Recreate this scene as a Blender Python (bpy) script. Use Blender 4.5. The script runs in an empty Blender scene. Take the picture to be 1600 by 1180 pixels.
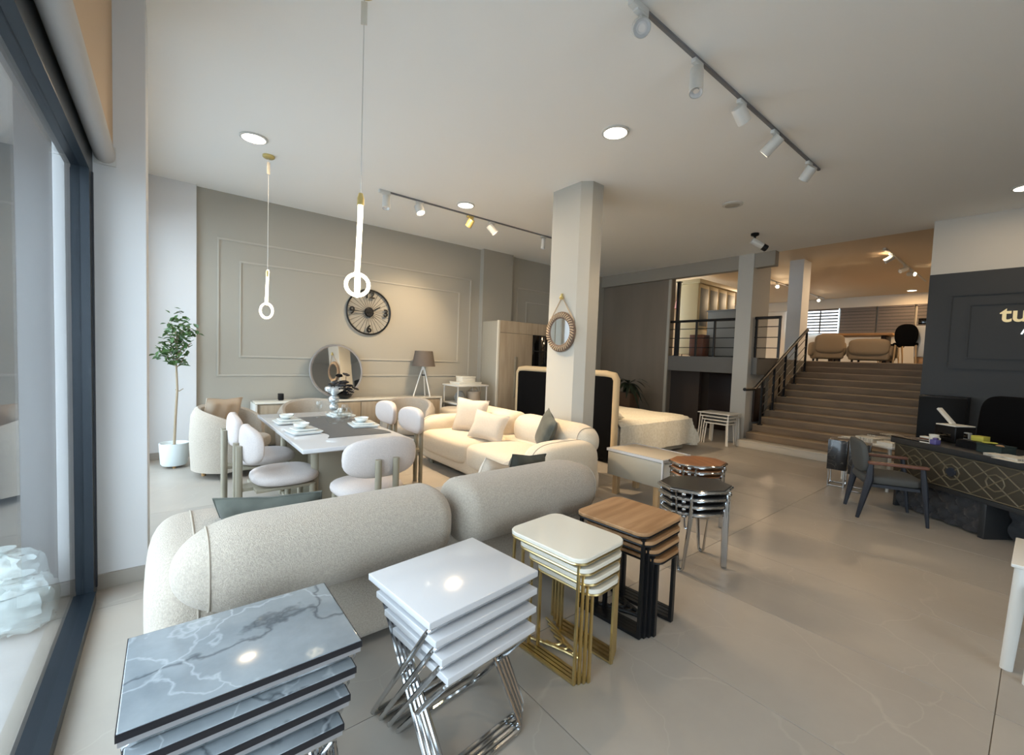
import bpy, math, random
from math import sin, cos, pi, radians as R
from mathutils import Matrix, Vector
random.seed(7)
SC = bpy.context.scene
COL = SC.collection

# ------------------------------------------------------------------ camera
F, W = 669.31, 1600.0
yaw, pitch, roll = R(38.838), R(-2.775), R(2.089)
fw = Vector((sin(yaw)*cos(pitch), cos(yaw)*cos(pitch), sin(pitch)))
r0 = Vector((cos(yaw), -sin(yaw), 0)); u0 = r0.cross(fw)
rt = cos(roll)*r0 + sin(roll)*u0; up = -sin(roll)*r0 + cos(roll)*u0
cd = bpy.data.cameras.new('camera'); cam = bpy.data.objects.new('camera', cd); COL.objects.link(cam)
cd.sensor_fit = 'HORIZONTAL'; cd.sensor_width = 36; cd.lens = F*36/W; cd.clip_start = 0.05
m = Matrix((rt, up, -fw)).transposed().to_4x4(); m.translation = (0, 0, 1.5)
cam.matrix_world = m
SC.camera = cam

# ------------------------------------------------------------------ sky, exposure
SC.view_settings.view_transform = 'Standard'; SC.view_settings.look = 'None'
SC.view_settings.gamma = 1.0; SC.view_settings.use_curve_mapping = False
SC.view_settings.exposure = 0.30
wd = bpy.data.worlds.new('overcast_sky'); SC.world = wd; wd.use_nodes = True
bg = wd.node_tree.nodes['Background']
bg.inputs['Color'].default_value = (0.71, 0.87, 1.0, 1); bg.inputs['Strength'].default_value = 5.2

def portal(name, loc, rot, w, h):
    d = bpy.data.lights.new(name, 'AREA'); d.shape = 'RECTANGLE'; d.size = w; d.size_y = h; d.cycles.is_portal = True
    o = bpy.data.objects.new(name, d); COL.objects.link(o); o.location = loc; o.rotation_euler = rot
portal('window_portal', (-.45, 1.9, 1.35), (0, R(-90), 0), 2.75, 3.2)
portal('window_portal', (1.1, -3.38, 1.35), (R(90), 0, 0), 2.7, 2.7)
portal('window_portal', (-.45, 5.43, 1.7), (0, R(-90), 0), 3.4, 3.2)
LAMP_WARM = (1.0, 0.74, 0.46)
def lamp(kind, name, loc, target, power, color=LAMP_WARM, size=0.1, spot=60, blend=0.6):
    d = bpy.data.lights.new(name, kind); d.energy = power; d.color = color
    if kind == 'AREA': d.shape = 'DISK'; d.size = size
    if kind in ('SPOT', 'POINT'): d.shadow_soft_size = size
    if kind == 'SPOT': d.spot_size = R(spot); d.spot_blend = blend
    o = bpy.data.objects.new(name, d); COL.objects.link(o); o.location = loc
    if target is not None:
        o.rotation_euler = (Vector(target)-Vector(loc)).to_track_quat('-Z', 'Y').to_euler()
    return o

# ------------------------------------------------------------------ materials
def lin(h):
    c = [int(h[i:i+2], 16)/255 for i in (0, 2, 4)]
    return tuple(x/12.92 if x <= .04045 else ((x+.055)/1.055)**2.4 for x in c) + (1,)
def base(name):
    m = bpy.data.materials.new(name); m.use_nodes = True
    return m, m.node_tree, m.node_tree.nodes['Principled BSDF']
def N(nt, t, **k):
    n = nt.nodes.new(t)
    for a, v in k.items():
        if a in n.inputs: n.inputs[a].default_value = v
        else: setattr(n, a, v)
    return n
def mat(name, col, rough=.5, metal=0, col2=None, scale=6, bump=0, bscale=60, spec=.5, coat=0, stretch=None, detail=4, sheen=0, lo=.35, hi=.65):
    m, nt, b = base(name)
    c = lin(col); b.inputs['Base Color'].default_value = c
    b.inputs['Roughness'].default_value = rough; b.inputs['Metallic'].default_value = metal
    b.inputs['Specular IOR Level'].default_value = spec
    b.inputs['Coat Weight'].default_value = coat; b.inputs['Coat Roughness'].default_value = .08
    b.inputs['Sheen Weight'].default_value = sheen
    if col2 or bump:
        tc = N(nt, 'ShaderNodeTexCoord'); mp = N(nt, 'ShaderNodeMapping')
        nt.links.new(tc.outputs['Object'], mp.inputs['Vector'])
        if stretch: mp.inputs['Scale'].default_value = stretch
    if col2:
        n = N(nt, 'ShaderNodeTexNoise', Scale=scale, Detail=detail)
        r = N(nt, 'ShaderNodeValToRGB')
        r.color_ramp.elements[0].color = c; r.color_ramp.elements[1].color = lin(col2)
        r.color_ramp.elements[0].position = lo; r.color_ramp.elements[1].position = hi
        nt.links.new(mp.outputs[0], n.inputs['Vector']); nt.links.new(n.outputs['Fac'], r.inputs[0])
        nt.links.new(r.outputs[0], b.inputs['Base Color'])
    if bump:
        n2 = N(nt, 'ShaderNodeTexNoise', Scale=bscale, Detail=3)
        bp = N(nt, 'ShaderNodeBump', Strength=bump, Distance=.01)
        nt.links.new(mp.outputs[0], n2.inputs['Vector']); nt.links.new(n2.outputs['Fac'], bp.inputs['Height'])
        nt.links.new(bp.outputs[0], b.inputs['Normal'])
    return m
def emit(name, col, strength):
    m, nt, b = base(name)
    b.inputs['Base Color'].default_value = lin(col)
    b.inputs['Emission Color'].default_value = lin(col); b.inputs['Emission Strength'].default_value = strength
    return m
def veined(name, c0, c1, cv, scale, rough, vein_w=.02, coat=0, warp=.6, cw=None):
    """stone: cloudy ground colour crossed by thin warped veins"""
    m, nt, b = base(name); L = nt.links.new
    b.inputs['Roughness'].default_value = rough; b.inputs['Coat Weight'].default_value = coat; b.inputs['Coat Roughness'].default_value = .04
    tc = N(nt, 'ShaderNodeTexCoord'); info = N(nt, 'ShaderNodeObjectInfo')
    mul = N(nt, 'ShaderNodeVectorMath', operation='SCALE'); mul.inputs['Scale'].default_value = 37.0
    cmb = N(nt, 'ShaderNodeCombineXYZ'); L(info.outputs['Random'], cmb.inputs[0]); L(info.outputs['Random'], cmb.inputs[1])
    L(cmb.outputs[0], mul.inputs[0])
    add = N(nt, 'ShaderNodeVectorMath', operation='ADD'); L(tc.outputs['Object'], add.inputs[0]); L(mul.outputs[0], add.inputs[1])
    n = N(nt, 'ShaderNodeTexNoise', Scale=scale, Detail=6, Roughness=.6); L(add.outputs[0], n.inputs['Vector'])
    r = N(nt, 'ShaderNodeValToRGB'); e = r.color_ramp.elements
    e[0].color = lin(c0); e[1].color = lin(c1); e[0].position = .38; e[1].position = .62
    L(n.outputs['Fac'], r.inputs[0])
    wn = N(nt, 'ShaderNodeTexNoise', Scale=scale*.9, Detail=5); L(add.outputs[0], wn.inputs['Vector'])
    sub = N(nt, 'ShaderNodeVectorMath', operation='SCALE'); sub.inputs['Scale'].default_value = warp; L(wn.outputs['Color'], sub.inputs[0])
    ad2 = N(nt, 'ShaderNodeVectorMath', operation='ADD'); L(add.outputs[0], ad2.inputs[0]); L(sub.outputs[0], ad2.inputs[1])
    prev = r.outputs[0]
    for k, (colv, sc, w) in enumerate(((cv, scale*.55, vein_w), (cw or cv, scale*.9, vein_w*.6))):
        v = N(nt, 'ShaderNodeTexVoronoi', Scale=sc, feature='DISTANCE_TO_EDGE'); L(ad2.outputs[0], v.inputs['Vector'])
        vr = N(nt, 'ShaderNodeValToRGB'); ve = vr.color_ramp.elements
        ve[0].color = (.75-.2*k,)*3+(1,); ve[1].color = (0, 0, 0, 1); ve[0].position = 0; ve[1].position = w*sc
        L(v.outputs['Distance'], vr.inputs[0])
        mx = N(nt, 'ShaderNodeMix', data_type='RGBA'); L(vr.outputs[0], mx.inputs[0]); L(prev, mx.inputs[6])
        mx.inputs[7].default_value = lin(colv); prev = mx.outputs[2]
    L(prev, b.inputs['Base Color'])
    return m
def wood(name, c0, c1, rough=.4, axis=0, scale=3.0, coat=0):
    s = [9, 9, 9]; s[axis] = .9
    return mat(name, c0, rough, col2=c1, scale=scale, stretch=s, detail=6, coat=coat)
def glass(name, tint=(1, 1, 1, 1), ior=1.5, rough=0.0):
    """clear sheet: fresnel mirror over a see-through pane"""
    m, nt, b = base(name); nt.nodes.remove(b); L = nt.links.new
    out = [n for n in nt.nodes if n.type == 'OUTPUT_MATERIAL'][0]
    # Schlick reflectance, the same from either side of the sheet
    geo = N(nt, 'ShaderNodeNewGeometry'); dot = N(nt, 'ShaderNodeVectorMath', operation='DOT_PRODUCT')
    L(geo.outputs['Normal'], dot.inputs[0]); L(geo.outputs['Incoming'], dot.inputs[1])
    ab = N(nt, 'ShaderNodeMath', operation='ABSOLUTE'); L(dot.outputs['Value'], ab.inputs[0])
    iv = N(nt, 'ShaderNodeMath', operation='SUBTRACT'); iv.inputs[0].default_value = 1; L(ab.outputs[0], iv.inputs[1])
    pw = N(nt, 'ShaderNodeMath', operation='POWER'); pw.inputs[1].default_value = 5; L(iv.outputs[0], pw.inputs[0])
    f0 = ((ior-1)/(ior+1))**2
    fr = N(nt, 'ShaderNodeMath', operation='MULTIPLY_ADD'); fr.inputs[1].default_value = 1-f0; fr.inputs[2].default_value = f0; L(pw.outputs[0], fr.inputs[0])
    tr = N(nt, 'ShaderNodeBsdfTransparent', Color=tint)
    gl = N(nt, 'ShaderNodeBsdfGlossy', Roughness=rough); mx = N(nt, 'ShaderNodeMixShader')
    L(fr.outputs[0], mx.inputs[0]); L(tr.outputs[0], mx.inputs[1]); L(gl.outputs[0], mx.inputs[2]); L(mx.outputs[0], out.inputs[0])
    return m
M = dict(
    wall=mat('warm_grey_wall_paint', 'A6A297', .75, bump=.05, bscale=180),
    trim=mat('warm_grey_moulding_paint', 'B4B0A5', .6),
    pil=mat('pale_grey_pilaster_paint', 'D8D9DA', .7),
    slab=mat('slab_edge_grey_paint', '6A6864', .7),
    ceil_up=mat('lamp_tinted_ceiling_paint', 'DBC8AC', .8),  # warm lamp glow on the upper ceiling is mixed into this colour
    beam=mat('grey_beam_paint', '9C958A', .8),
    pier=mat('grey_white_pier_paint', 'BDBBB4', .7),
    beigetop=mat('beige_chest_top', 'C3B7A4', .35),
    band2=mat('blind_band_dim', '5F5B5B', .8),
    pale=mat('pale_step_stone', 'C2BCB1', .6),
    white_wall=mat('white_wall_paint', 'CFCBC3', .75),
    ceil=mat('ceiling_paint', 'F0F0ED', .85),
    tan=mat('tan_bulkhead_paint', 'BFA586', .7),
    part=mat('taupe_wallpaper', '84796C', .8, col2='7A7063', scale=2, stretch=(1, 1, .2)),
    dark=mat('charcoal_wall_paint', '333537', .6),
    column=mat('column_paint', 'AFACA3', .7),
    tile=veined('porcelain_tile', '9E978E', 'A9A298', 'AEA79D', .9, .42, .004, warp=.9),
    grout=mat('floor_grout', '8B857C', .8),
    base=mat('baseboard_stone', '9A948B', .4),
    frame=mat('blue_black_aluminium', '1C252D', .35, .3),
    glass=glass('shop_glass'),
    clear=glass('thin_clear_glass', (.97, .98, .98, 1)),
    blind=mat('roller_blind_fabric', 'B4B4B4', .7),
    pave=mat('pavement_concrete', 'ABABAB', .9, col2='9C9C9C', scale=3),
    sky_fin=mat('dark_sky_blocking_fin', '24292E', .7),
    boucle=mat('cream_boucle', 'B3A899', .95, col2='A1978A', scale=120, bump=.55, bscale=220, sheen=.2),
    boucle2=mat('warm_cream_boucle', 'DCD0BC', .95, col2='D0C3AE', scale=120, bump=.4, bscale=220, sheen=.2),
    seam=mat('seam_thread', 'A89E90', .9),
    green=mat('grey_green_velvet', '4A4D45', .8, col2='3B3E37', scale=10, sheen=.15, bump=.15, bscale=14),
    beige=mat('beige_cushion_linen', 'D2C6B6', .9, col2='C7BAA9', scale=150, bump=.2, bscale=160),
    tanc=mat('tan_cushion_linen', 'BBAB98', .85, bump=.15, bscale=30),
    chairf=mat('pale_pink_grey_fabric', 'C9C1BD', .9, col2='BFB7B4', scale=140, bump=.15, bscale=200),
    taupe=mat('taupe_lacquer', '918A78', .4),
    taupe_d=mat('taupe_lacquer_panel', '8A8170', .45),
    gloss=mat('white_gloss_lacquer', 'CCCDD0', .12, coat=.6),
    cream=mat('cream_gloss_lacquer', 'E5E0D2', .12, coat=.6),
    white=mat('white_lacquer', 'DEDDD8', .35),
    china=mat('white_china', 'E6EAE8', .12, coat=.5),
    marble=veined('grey_marble_print', '757D83', '899196', '3C434A', 3.0, .12, .012, coat=.5, warp=.55, cw='AAB2B7'),
    bmarble=veined('black_marble_print', '101011', '17171A', '6E6A66', 5.0, .3, .008, coat=.5),
    black_edge=mat('black_edge_band', '15151C', .3),
    silver=mat('silver_edge', 'A9A9AC', .3, .6),
    chrome=mat('chrome', 'C8CACC', .1, 1),
    gold=mat('brass_plating', 'D9C38C', .3, 1),
    blackm=mat('black_metal', '17181A', .4, .3),
    blackp=mat('black_plastic', '0E0E10', .4, spec=.3),
    blackl=mat('black_leather_top', '2E2C2B', .3, coat=.2),
    blackl2=mat('satin_black_door', '060607', .5, spec=.15),
    oak=wood('oak_top', 'B8926C', '98724E', .35, 0, 2.2),
    oak_w=wood('walnut_brown_top', '9C6A45', '7E5133', .35, 1, 2.5),
    beech=wood('light_beech', 'CDAE84', 'BE9E74', .45, 2),
    warmwood=wood('warm_table_wood', 'D2A068', 'C08F58', .4, 1),
    stone=mat('travertine_step', '8C7862', .7, col2='786654', scale=3, stretch=(3, .6, 3)),
    nosing=mat('step_nosing', '9C886F', .7),
    mirror=mat('mirror_silvering', 'E6E8E8', .02, 1),
    rope=mat('dark_rattan', '6A5546', .7, col2='4C3C31', scale=60, bump=.4, bscale=90),
    ropel=mat('pale_jute_cord', 'A9957B', .8),
    shade=mat('taupe_lamp_shade', '5F564F', .8, bump=.1, bscale=200),
    quilt=mat('cream_bedspread', 'E2DDCF', .9, col2='D3CDBC', scale=30, bump=.5, bscale=40),
    leaf=mat('ficus_leaf', '3F5B33', .4, col2='5C7A45', scale=9),
    leafd=mat('dark_palm_leaf', '1F2C1C', .5),
    bark=mat('pale_bark', '9A8B74', .8),
    soil=mat('soil', '4B3E33', .95),
    pot=mat('white_pot', 'D9E2E4', .35),
    bpot=mat('brown_planter', '5A4534', .6),
    cork=mat('wood_foot', 'B08A5C', .5),
    fit=mat('white_lamp_metal', 'CFCFCB', .4),
    goldfit=mat('gold_lamp_metal', 'CDBB7C', .3, .6),
    track=mat('grey_track', '77777A', .5),
    led=emit('led_disc', 'FFF3DC', 9),
    tube=emit('led_silicone_tube', 'FFF3D6', 3.2),
    lens=emit('lit_lamp_lens', 'FFF0D2', 12),
    lensoff=mat('reflector', 'EDEDED', .3, .4),
    letters=emit('backlit_gold_letters', 'C9B98C', .55),
    lettersw=emit('backlit_white_letters', 'E8EEF0', .9),
    desk=mat('dark_desk_lacquer', '2C2E30', .4),
    carve=mat('carved_bronze_panel', '453F34', .5, .2),
    carve2=mat('carved_relief', '6E6450', .45, .2),
    tuft=mat('charcoal_velvet', '2B2B2E', .75, sheen=.3),
    slate=mat('slate_fabric', '4C4D4B', .8),
    slateb=mat('blue_black_leg', '262A33', .5),
    armw=mat('reddish_wood_arm', '6B4434', .4),
    paper=mat('printed_paper', 'CFC8BA', .8, col2='8E8474', scale=9, stretch=(1, 12, 1)),
    paper2=mat('white_paper', 'DAD5C8', .8),
    yellow=mat('yellow_paper', 'B7AE45', .7),
    purple=mat('purple_plastic', '5C568F', .5),
    orange=mat('peach_plastic', 'C99A6A', .5),
    teal=mat('dark_teal_plastic', '22302F', .5),
    red=mat('red_plastic', '8A1F18', .5),
    screen=mat('black_glass', '060607', .08, coat=.4),
    brownwood=mat('dark_brown_wood', '2E1F18', .5),
    brownw2=mat('brown_backing_board', '4A3B30', .8),
    zebra=mat('blind_band', '736D6B', .8),
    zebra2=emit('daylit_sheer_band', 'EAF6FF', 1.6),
    sofaup=mat('beige_sofa_cloth', '9C8B75', .9),
    ivory=mat('ivory_cabinet', 'E2CFA4', .45),
    grey=mat('grey_lacquer', '8B8C89', .5),
    pink=mat('dusty_pink_cloth', '8E5F68', .8),
    wrap=mat('crumpled_clear_wrap', 'C9D6D6', .18, col2='AEBDBD', scale=8, bump=.8, bscale=14),
    vglass=mat('silvered_glass', 'D5DADC', .12, .6),
    flower=mat('black_petals', '1B1C22', .6),
    runner=mat('charcoal_runner', '5B5A58', .9, bump=.1, bscale=200),
    wdoor=wood('pale_oak_veneer', 'B3A48E', 'A5957F', .5, 2, 2),
    wside=mat('greige_side_panel', 'ABA698', .5),
    black=mat('black_upholstery', '08080A', .9, spec=.15),
    border=mat('cream_upholstered_border', 'CDB793', .85),
)

# ------------------------------------------------------------------ mesh builder
class MB:
    def __init__(s): s.v = []; s.f = []
    def add(s, vs, fs, T=None):
        k = len(s.v)
        s.v += [tuple(T @ Vector(p)) for p in vs] if T is not None else [tuple(p) for p in vs]
        s.f += [tuple(i+k for i in f) for f in fs]; return s
    def box(s, x0, x1, y0, y1, z0, z1, T=None):
        return s.add([(x, y, z) for x in (x0, x1) for y in (y0, y1) for z in (z0, z1)],
                     [(0, 1, 3, 2), (4, 6, 7, 5), (0, 4, 5, 1), (2, 3, 7, 6), (0, 2, 6, 4), (1, 5, 7, 3)], T)
    def rbox(s, x0, x1, y0, y1, z0, z1, r=.01, n=2, T=None):
        c = [(x0+x1)/2, (y0+y1)/2, (z0+z1)/2]; h = [(x1-x0)/2, (y1-y0)/2, (z1-z0)/2]
        r = min(r, min(h)*.999)
        ids = {}; vs = []; fs = []
        def lines(a): return [-a+r*i/n for i in range(n)] + ([-a+r] if a-r > 1e-6 else []) + [a-r+r*i/n for i in range(n+1)]
        def vid(p):
            q = [max(-(h[i]-r), min(h[i]-r, p[i])) for i in range(3)]
            d = Vector([p[i]-q[i] for i in range(3)])
            if d.length > 1e-9: d = d.normalized()*r
            t = tuple(round(q[i]+d[i]+c[i], 5) for i in range(3))
            if t not in ids: ids[t] = len(vs); vs.append(t)
            return ids[t]
        for ax in range(3):
            u, w = (ax+1) % 3, (ax+2) % 3; lu, lw = lines(h[u]), lines(h[w])
            for sg in (-1, 1):
                for i in range(len(lu)-1):
                    for j in range(len(lw)-1):
                        q = []
                        for a, b in ((i, j), (i+1, j), (i+1, j+1), (i, j+1)):
                            p = [0, 0, 0]; p[ax] = sg*h[ax]; p[u] = lu[a]; p[w] = lw[b]; q.append(vid(p))
                        if sg < 0: q.reverse()
                        q2 = []
                        for k in q:
                            if k not in q2: q2.append(k)
                        if len(q2) > 2: fs.append(tuple(q2))
        return s.add(vs, fs, T)
    def prism(s, pts, z0, z1, b=0, T=None):
        """extruded outline (counter-clockwise), edges eased by b"""
        n = len(pts); cx = sum(p[0] for p in pts)/n; cy = sum(p[1] for p in pts)/n
        def ins(d):
            o = []
            for i in range(n):
                p0, p1, p2 = Vector(pts[i-1]), Vector(pts[i]), Vector(pts[(i+1) % n])
                e = ((p1-p0).normalized()+(p2-p1).normalized())
                nn = Vector((-e.y, e.x)).normalized(); o.append(p1+nn*d)
            return o
        rings = [(ins(b), z0), (pts, z0+b), (pts, z1-b), (ins(b), z1)] if b else [(pts, z0), (pts, z1)]
        vs = []; fs = []
        for q, z in rings: vs += [(p[0], p[1], z) for p in q]
        for k in range(len(rings)-1):
            for i in range(n):
                j = (i+1) % n; fs.append((k*n+i, k*n+j, (k+1)*n+j, (k+1)*n+i))
        fs.append(tuple(reversed(range(n)))); fs.append(tuple(range((len(rings)-1)*n, len(rings)*n)))
        return s.add(vs, fs, T)
    def tube(s, path, r, n=8, closed=False, T=None, flat=None):
        P = [Vector(p) for p in path]; m = len(P); vs = []; fs = []
        t0 = (P[1]-P[0]).normalized(); ref = Vector((0, 0, 1)) if abs(t0.z) < .9 else Vector((1, 0, 0))
        nrm = (ref - t0*ref.dot(t0)).normalized()
        for i in range(m):
            a = P[i-1] if (i or closed) else P[i]; b = P[(i+1) % m] if (i < m-1 or closed) else P[i]
            d1 = (P[i]-a).normalized() if (P[i]-a).length > 1e-9 else None; d2 = (b-P[i]).normalized() if (b-P[i]).length > 1e-9 else None
            t = ((d1 or d2)+(d2 or d1)).normalized()
            nrm = (nrm - t*nrm.dot(t)).normalized(); bn = t.cross(nrm)
            k = 1/max(.5, t.dot(d1 or d2)) if (d1 and d2) else 1
            rr = r[i] if isinstance(r, (list, tuple)) else r
            for j in range(n):
                a_ = 2*pi*j/n + pi/n
                vs.append(P[i] + nrm*cos(a_)*rr*k + bn*sin(a_)*rr*k)
        for i in range(m if closed else m-1):
            for j in range(n):
                i2 = (i+1) % m; j2 = (j+1) % n
                fs.append((i*n+j, i*n+j2, i2*n+j2, i2*n+j))
        if not closed:
            fs.append(tuple(reversed(range(n)))); fs.append(tuple(range((m-1)*n, m*n)))
        return s.add(vs, fs, T)
    def lathe(s, prof, n=24, T=None, cap=True):
        vs = []; fs = []; m = len(prof)
        for r, z in prof:
            for j in range(n): vs.append((max(r, 1e-4)*cos(2*pi*j/n), max(r, 1e-4)*sin(2*pi*j/n), z))
        for i in range(m-1):
            for j in range(n):
                j2 = (j+1) % n; fs.append((i*n+j, i*n+j2, (i+1)*n+j2, (i+1)*n+j))
        if cap: fs.append(tuple(reversed(range(n))))
        if cap is True: fs.append(tuple(range((m-1)*n, m*n)))
        return s.add(vs, fs, T)
    def ring(s, prof, n=24, T=None): return s.lathe(list(prof)+[prof[0]], n, T, cap=False)
    def sq(s, c, h, e1=.5, e2=.5, nu=28, nv=16, T=None):
        """superellipsoid: e1 vertical, e2 plan squareness (small = boxy)"""
        sp = lambda w, e: math.copysign(abs(w)**e, w)
        vs = [(c[0], c[1], c[2]-h[2])]; fs = []
        for i in range(1, nv):
            p = -pi/2+pi*i/nv
            for j in range(nu):
                a = 2*pi*j/nu
                vs.append((c[0]+h[0]*sp(cos(p), e1)*sp(cos(a), e2), c[1]+h[1]*sp(cos(p), e1)*sp(sin(a), e2), c[2]+h[2]*sp(sin(p), e1)))
        vs.append((c[0], c[1], c[2]+h[2])); top = len(vs)-1
        for j in range(nu):
            j2 = (j+1) % nu
            fs.append((0, 1+j2, 1+j)); fs.append((top, 1+(nv-2)*nu+j, 1+(nv-2)*nu+j2))
            for i in range(nv-2):
                a = 1+i*nu; fs.append((a+j, a+j2, a+nu+j2, a+nu+j))
        return s.add(vs, fs, T)
    def bolster(s, c, h, ra=.30, rb=.30, e=.75, pw=2.15, n=26, nv=26, T=None):
        """long cushion along X: rounded cross-section, rounded ends of length ra and rb"""
        sp = lambda w, q: math.copysign(abs(w)**q, w)
        def end(r): return [(-h[0]+r*(1-sin(t*pi/2)), max(.02, (1-sin(t*pi/2)**pw)**(1/pw))) for t in [1-i/(n//2) for i in range(n//2+1)]]
        xs = end(ra)+[(-a, k) for a, k in reversed(end(rb))]
        vs = []; fs = []
        for x, k in xs:
            for j in range(nv):
                a = 2*pi*j/nv; vs.append((c[0]+x, c[1]+h[1]*sp(cos(a), e)*k, c[2]+h[2]*sp(sin(a), e)*k))
        for i in range(len(xs)-1):
            for j in range(nv): j2 = (j+1) % nv; fs.append((i*nv+j, (i+1)*nv+j, (i+1)*nv+j2, i*nv+j2))
        fs.append(tuple(range(nv))); fs.append(tuple(reversed(range((len(xs)-1)*nv, len(xs)*nv))))
        return s.add(vs, fs, T)
    def pillow(s, w, h, t, T=None, n=12, wr=.0):
        """scatter cushion standing in the local XZ plane, thickness along Y"""
        vs = []; fs = []
        for sg in (1, -1):
            for i in range(n+1):
                for j in range(n+1):
                    u = -1+2*i/n; v = -1+2*j/n
                    x = w/2*u*(1-.10*(1-abs(v))**1.2*abs(u)**3); z = h/2*v*(1-.10*(1-abs(u))**1.2*abs(v)**3)
                    y = sg*t/2*((1-u**4)*(1-v**4))**.6
                    y += wr*sin(9*u+2*v)*(1-u*u)*(1-v*v)
                    vs.append((x, y, z))
        K = (n+1)*(n+1)
        for i in range(n):
            for j in range(n):
                a = i*(n+1)+j; q = (a, a+1, a+n+2, a+n+1)
                fs.append(q); fs.append(tuple(reversed([k+K for k in q])))
        return s.add(vs, fs, T)
    def me(s, name, mt):
        me = bpy.data.meshes.new(name); me.from_pydata(s.v, [], s.f); me.validate()
        me.polygons.foreach_set('use_smooth', [True]*len(me.polygons)); me.set_sharp_from_angle(angle=R(38))
        me.materials.append(mt); me.update(); return me

def link(name, data, parent=None, loc=(0, 0, 0), rz=0):
    o = bpy.data.objects.new(name, data); COL.objects.link(o)
    o.location = loc; o.rotation_euler = (0, 0, rz); o.parent = parent
    return o
def tag(o, label=None, cat=None, group=None, kind=None):
    for k, v in (('label', label), ('category', cat), ('group', group), ('kind', kind)):
        if v: o[k] = v
    return o
def thing(name, label, cat, loc=(0, 0, 0), rz=0, group=None):
    o = link(name, None, None, loc, rz); o.empty_display_size = .05
    return tag(o, label, cat, group)
def part(name, mb, mt, root, loc=(0, 0, 0), rz=0, label=None, kind=None):
    o = link(name, mb.me(name, M[mt]), root, loc, rz); return tag(o, label, kind=kind)
def wpart(name, mb, mt, root, label=None):
    """part modelled in world coordinates under an unrotated thing (and part)"""
    off = Vector(root.location); p = root.parent
    while p is not None: off += Vector(p.location); p = p.parent
    mb.v = [tuple(Vector(q)-off) for q in mb.v]
    return part(name, mb, mt, root, label=label)
def solo(name, mb, mt, label, cat, loc=(0, 0, 0), rz=0, group=None):
    return tag(link(name, mb.me(name, M[mt]), None, loc, rz), label, cat, group)
def struct(name, mb, mt, parent=None, label=None):
    o = link(name, mb.me(name, M[mt]), parent)
    if parent is None: tag(o, label, kind='structure')
    return o
def dup(root, loc, rz=None, label=None, group=None):
    r = root.copy(); COL.objects.link(r); r.location = loc
    if rz is not None: r.rotation_euler = (0, 0, rz)
    if label: r['label'] = label
    if group: r['group'] = group
    for ch in list(root.children):
        c = ch.copy(); COL.objects.link(c); c.parent = r
        for g in ch.children:
            d = g.copy(); COL.objects.link(d); d.parent = c
    return r
def TR(loc=(0, 0, 0), rx=0, ry=0, rz=0):
    return Matrix.Translation(loc) @ Matrix.Rotation(rz, 4, 'Z') @ Matrix.Rotation(ry, 4, 'Y') @ Matrix.Rotation(rx, 4, 'X')
def B(*a, **k): return MB().box(*a, **k)
def RB(*a, **k): return MB().rbox(*a, **k)
def rrect(x0, x1, y0, y1, r, n=5):
    o = []
    for cx, cy, a0 in ((x1-r, y1-r, 0), (x0+r, y1-r, pi/2), (x0+r, y0+r, pi), (x1-r, y0+r, 3*pi/2)):
        for i in range(n+1): a = a0+pi/2*i/n; o.append((cx+r*cos(a), cy+r*sin(a)))
    return o
def circ(r, n, cx=0, cy=0, a0=0): return [(cx+r*cos(a0+2*pi*i/n), cy+r*sin(a0+2*pi*i/n)) for i in range(n)]
def text(body, size, depth, mt, parent, loc, rot, name='numeral', bold=0, sx=1):
    c = bpy.data.curves.new(name, 'FONT'); c.body = body; c.size = size; c.extrude = depth; c.offset = bold
    c.align_x = 'CENTER'; c.align_y = 'CENTER'; c.materials.append(M[mt])
    tmp = bpy.data.objects.new('text_source', c); COL.objects.link(tmp); bpy.context.view_layer.update()
    me = bpy.data.meshes.new_from_object(tmp.evaluated_get(bpy.context.evaluated_depsgraph_get()))
    bpy.data.objects.remove(tmp); bpy.data.curves.remove(c)
    for i, ch in enumerate([me]):
        o = bpy.data.objects.new(name, me); COL.objects.link(o); o.parent = parent; o.location = loc; o.rotation_euler = rot
    return o

# ================================================================== SETTING
CZ = 3.61                      # main ceiling
UZ, UC, UX = 1.65, 3.9, 18.0   # upper floor level, its ceiling, its far wall
# floor: grout bed plus single porcelain tiles
fl = struct('floor', B(-.5, 11.6, -3.2, 7.2, -.06, -.006), 'grout')
tile_me = {}
x = 1.2525-.8*3
while x < 11.5:
    y = -3.15
    while y < 7.2:
        x1, y1 = min(x+.797, 11.55), min(y+1.597, 7.2); x0 = max(x, -.45)
        if x1-x0 > .05 and y1-y > .05:
            key = (round(x1-x0, 3), round(y1-y, 3))
            if key not in tile_me:
                me_ = RB(0, x1-x0, 0, y1-y, -.006, 0, .0015, 1).me('tile', M['tile']); me_.polygons.foreach_set('use_smooth', [False]*len(me_.polygons)); tile_me[key] = me_
            link('tile', tile_me[key], fl, (x0, y, 0))
        y += 1.6
    x += .8
struct('ceiling', B(-.5, 8.78, -3.2, 7.4, CZ, CZ+.25), 'ceil')
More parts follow.
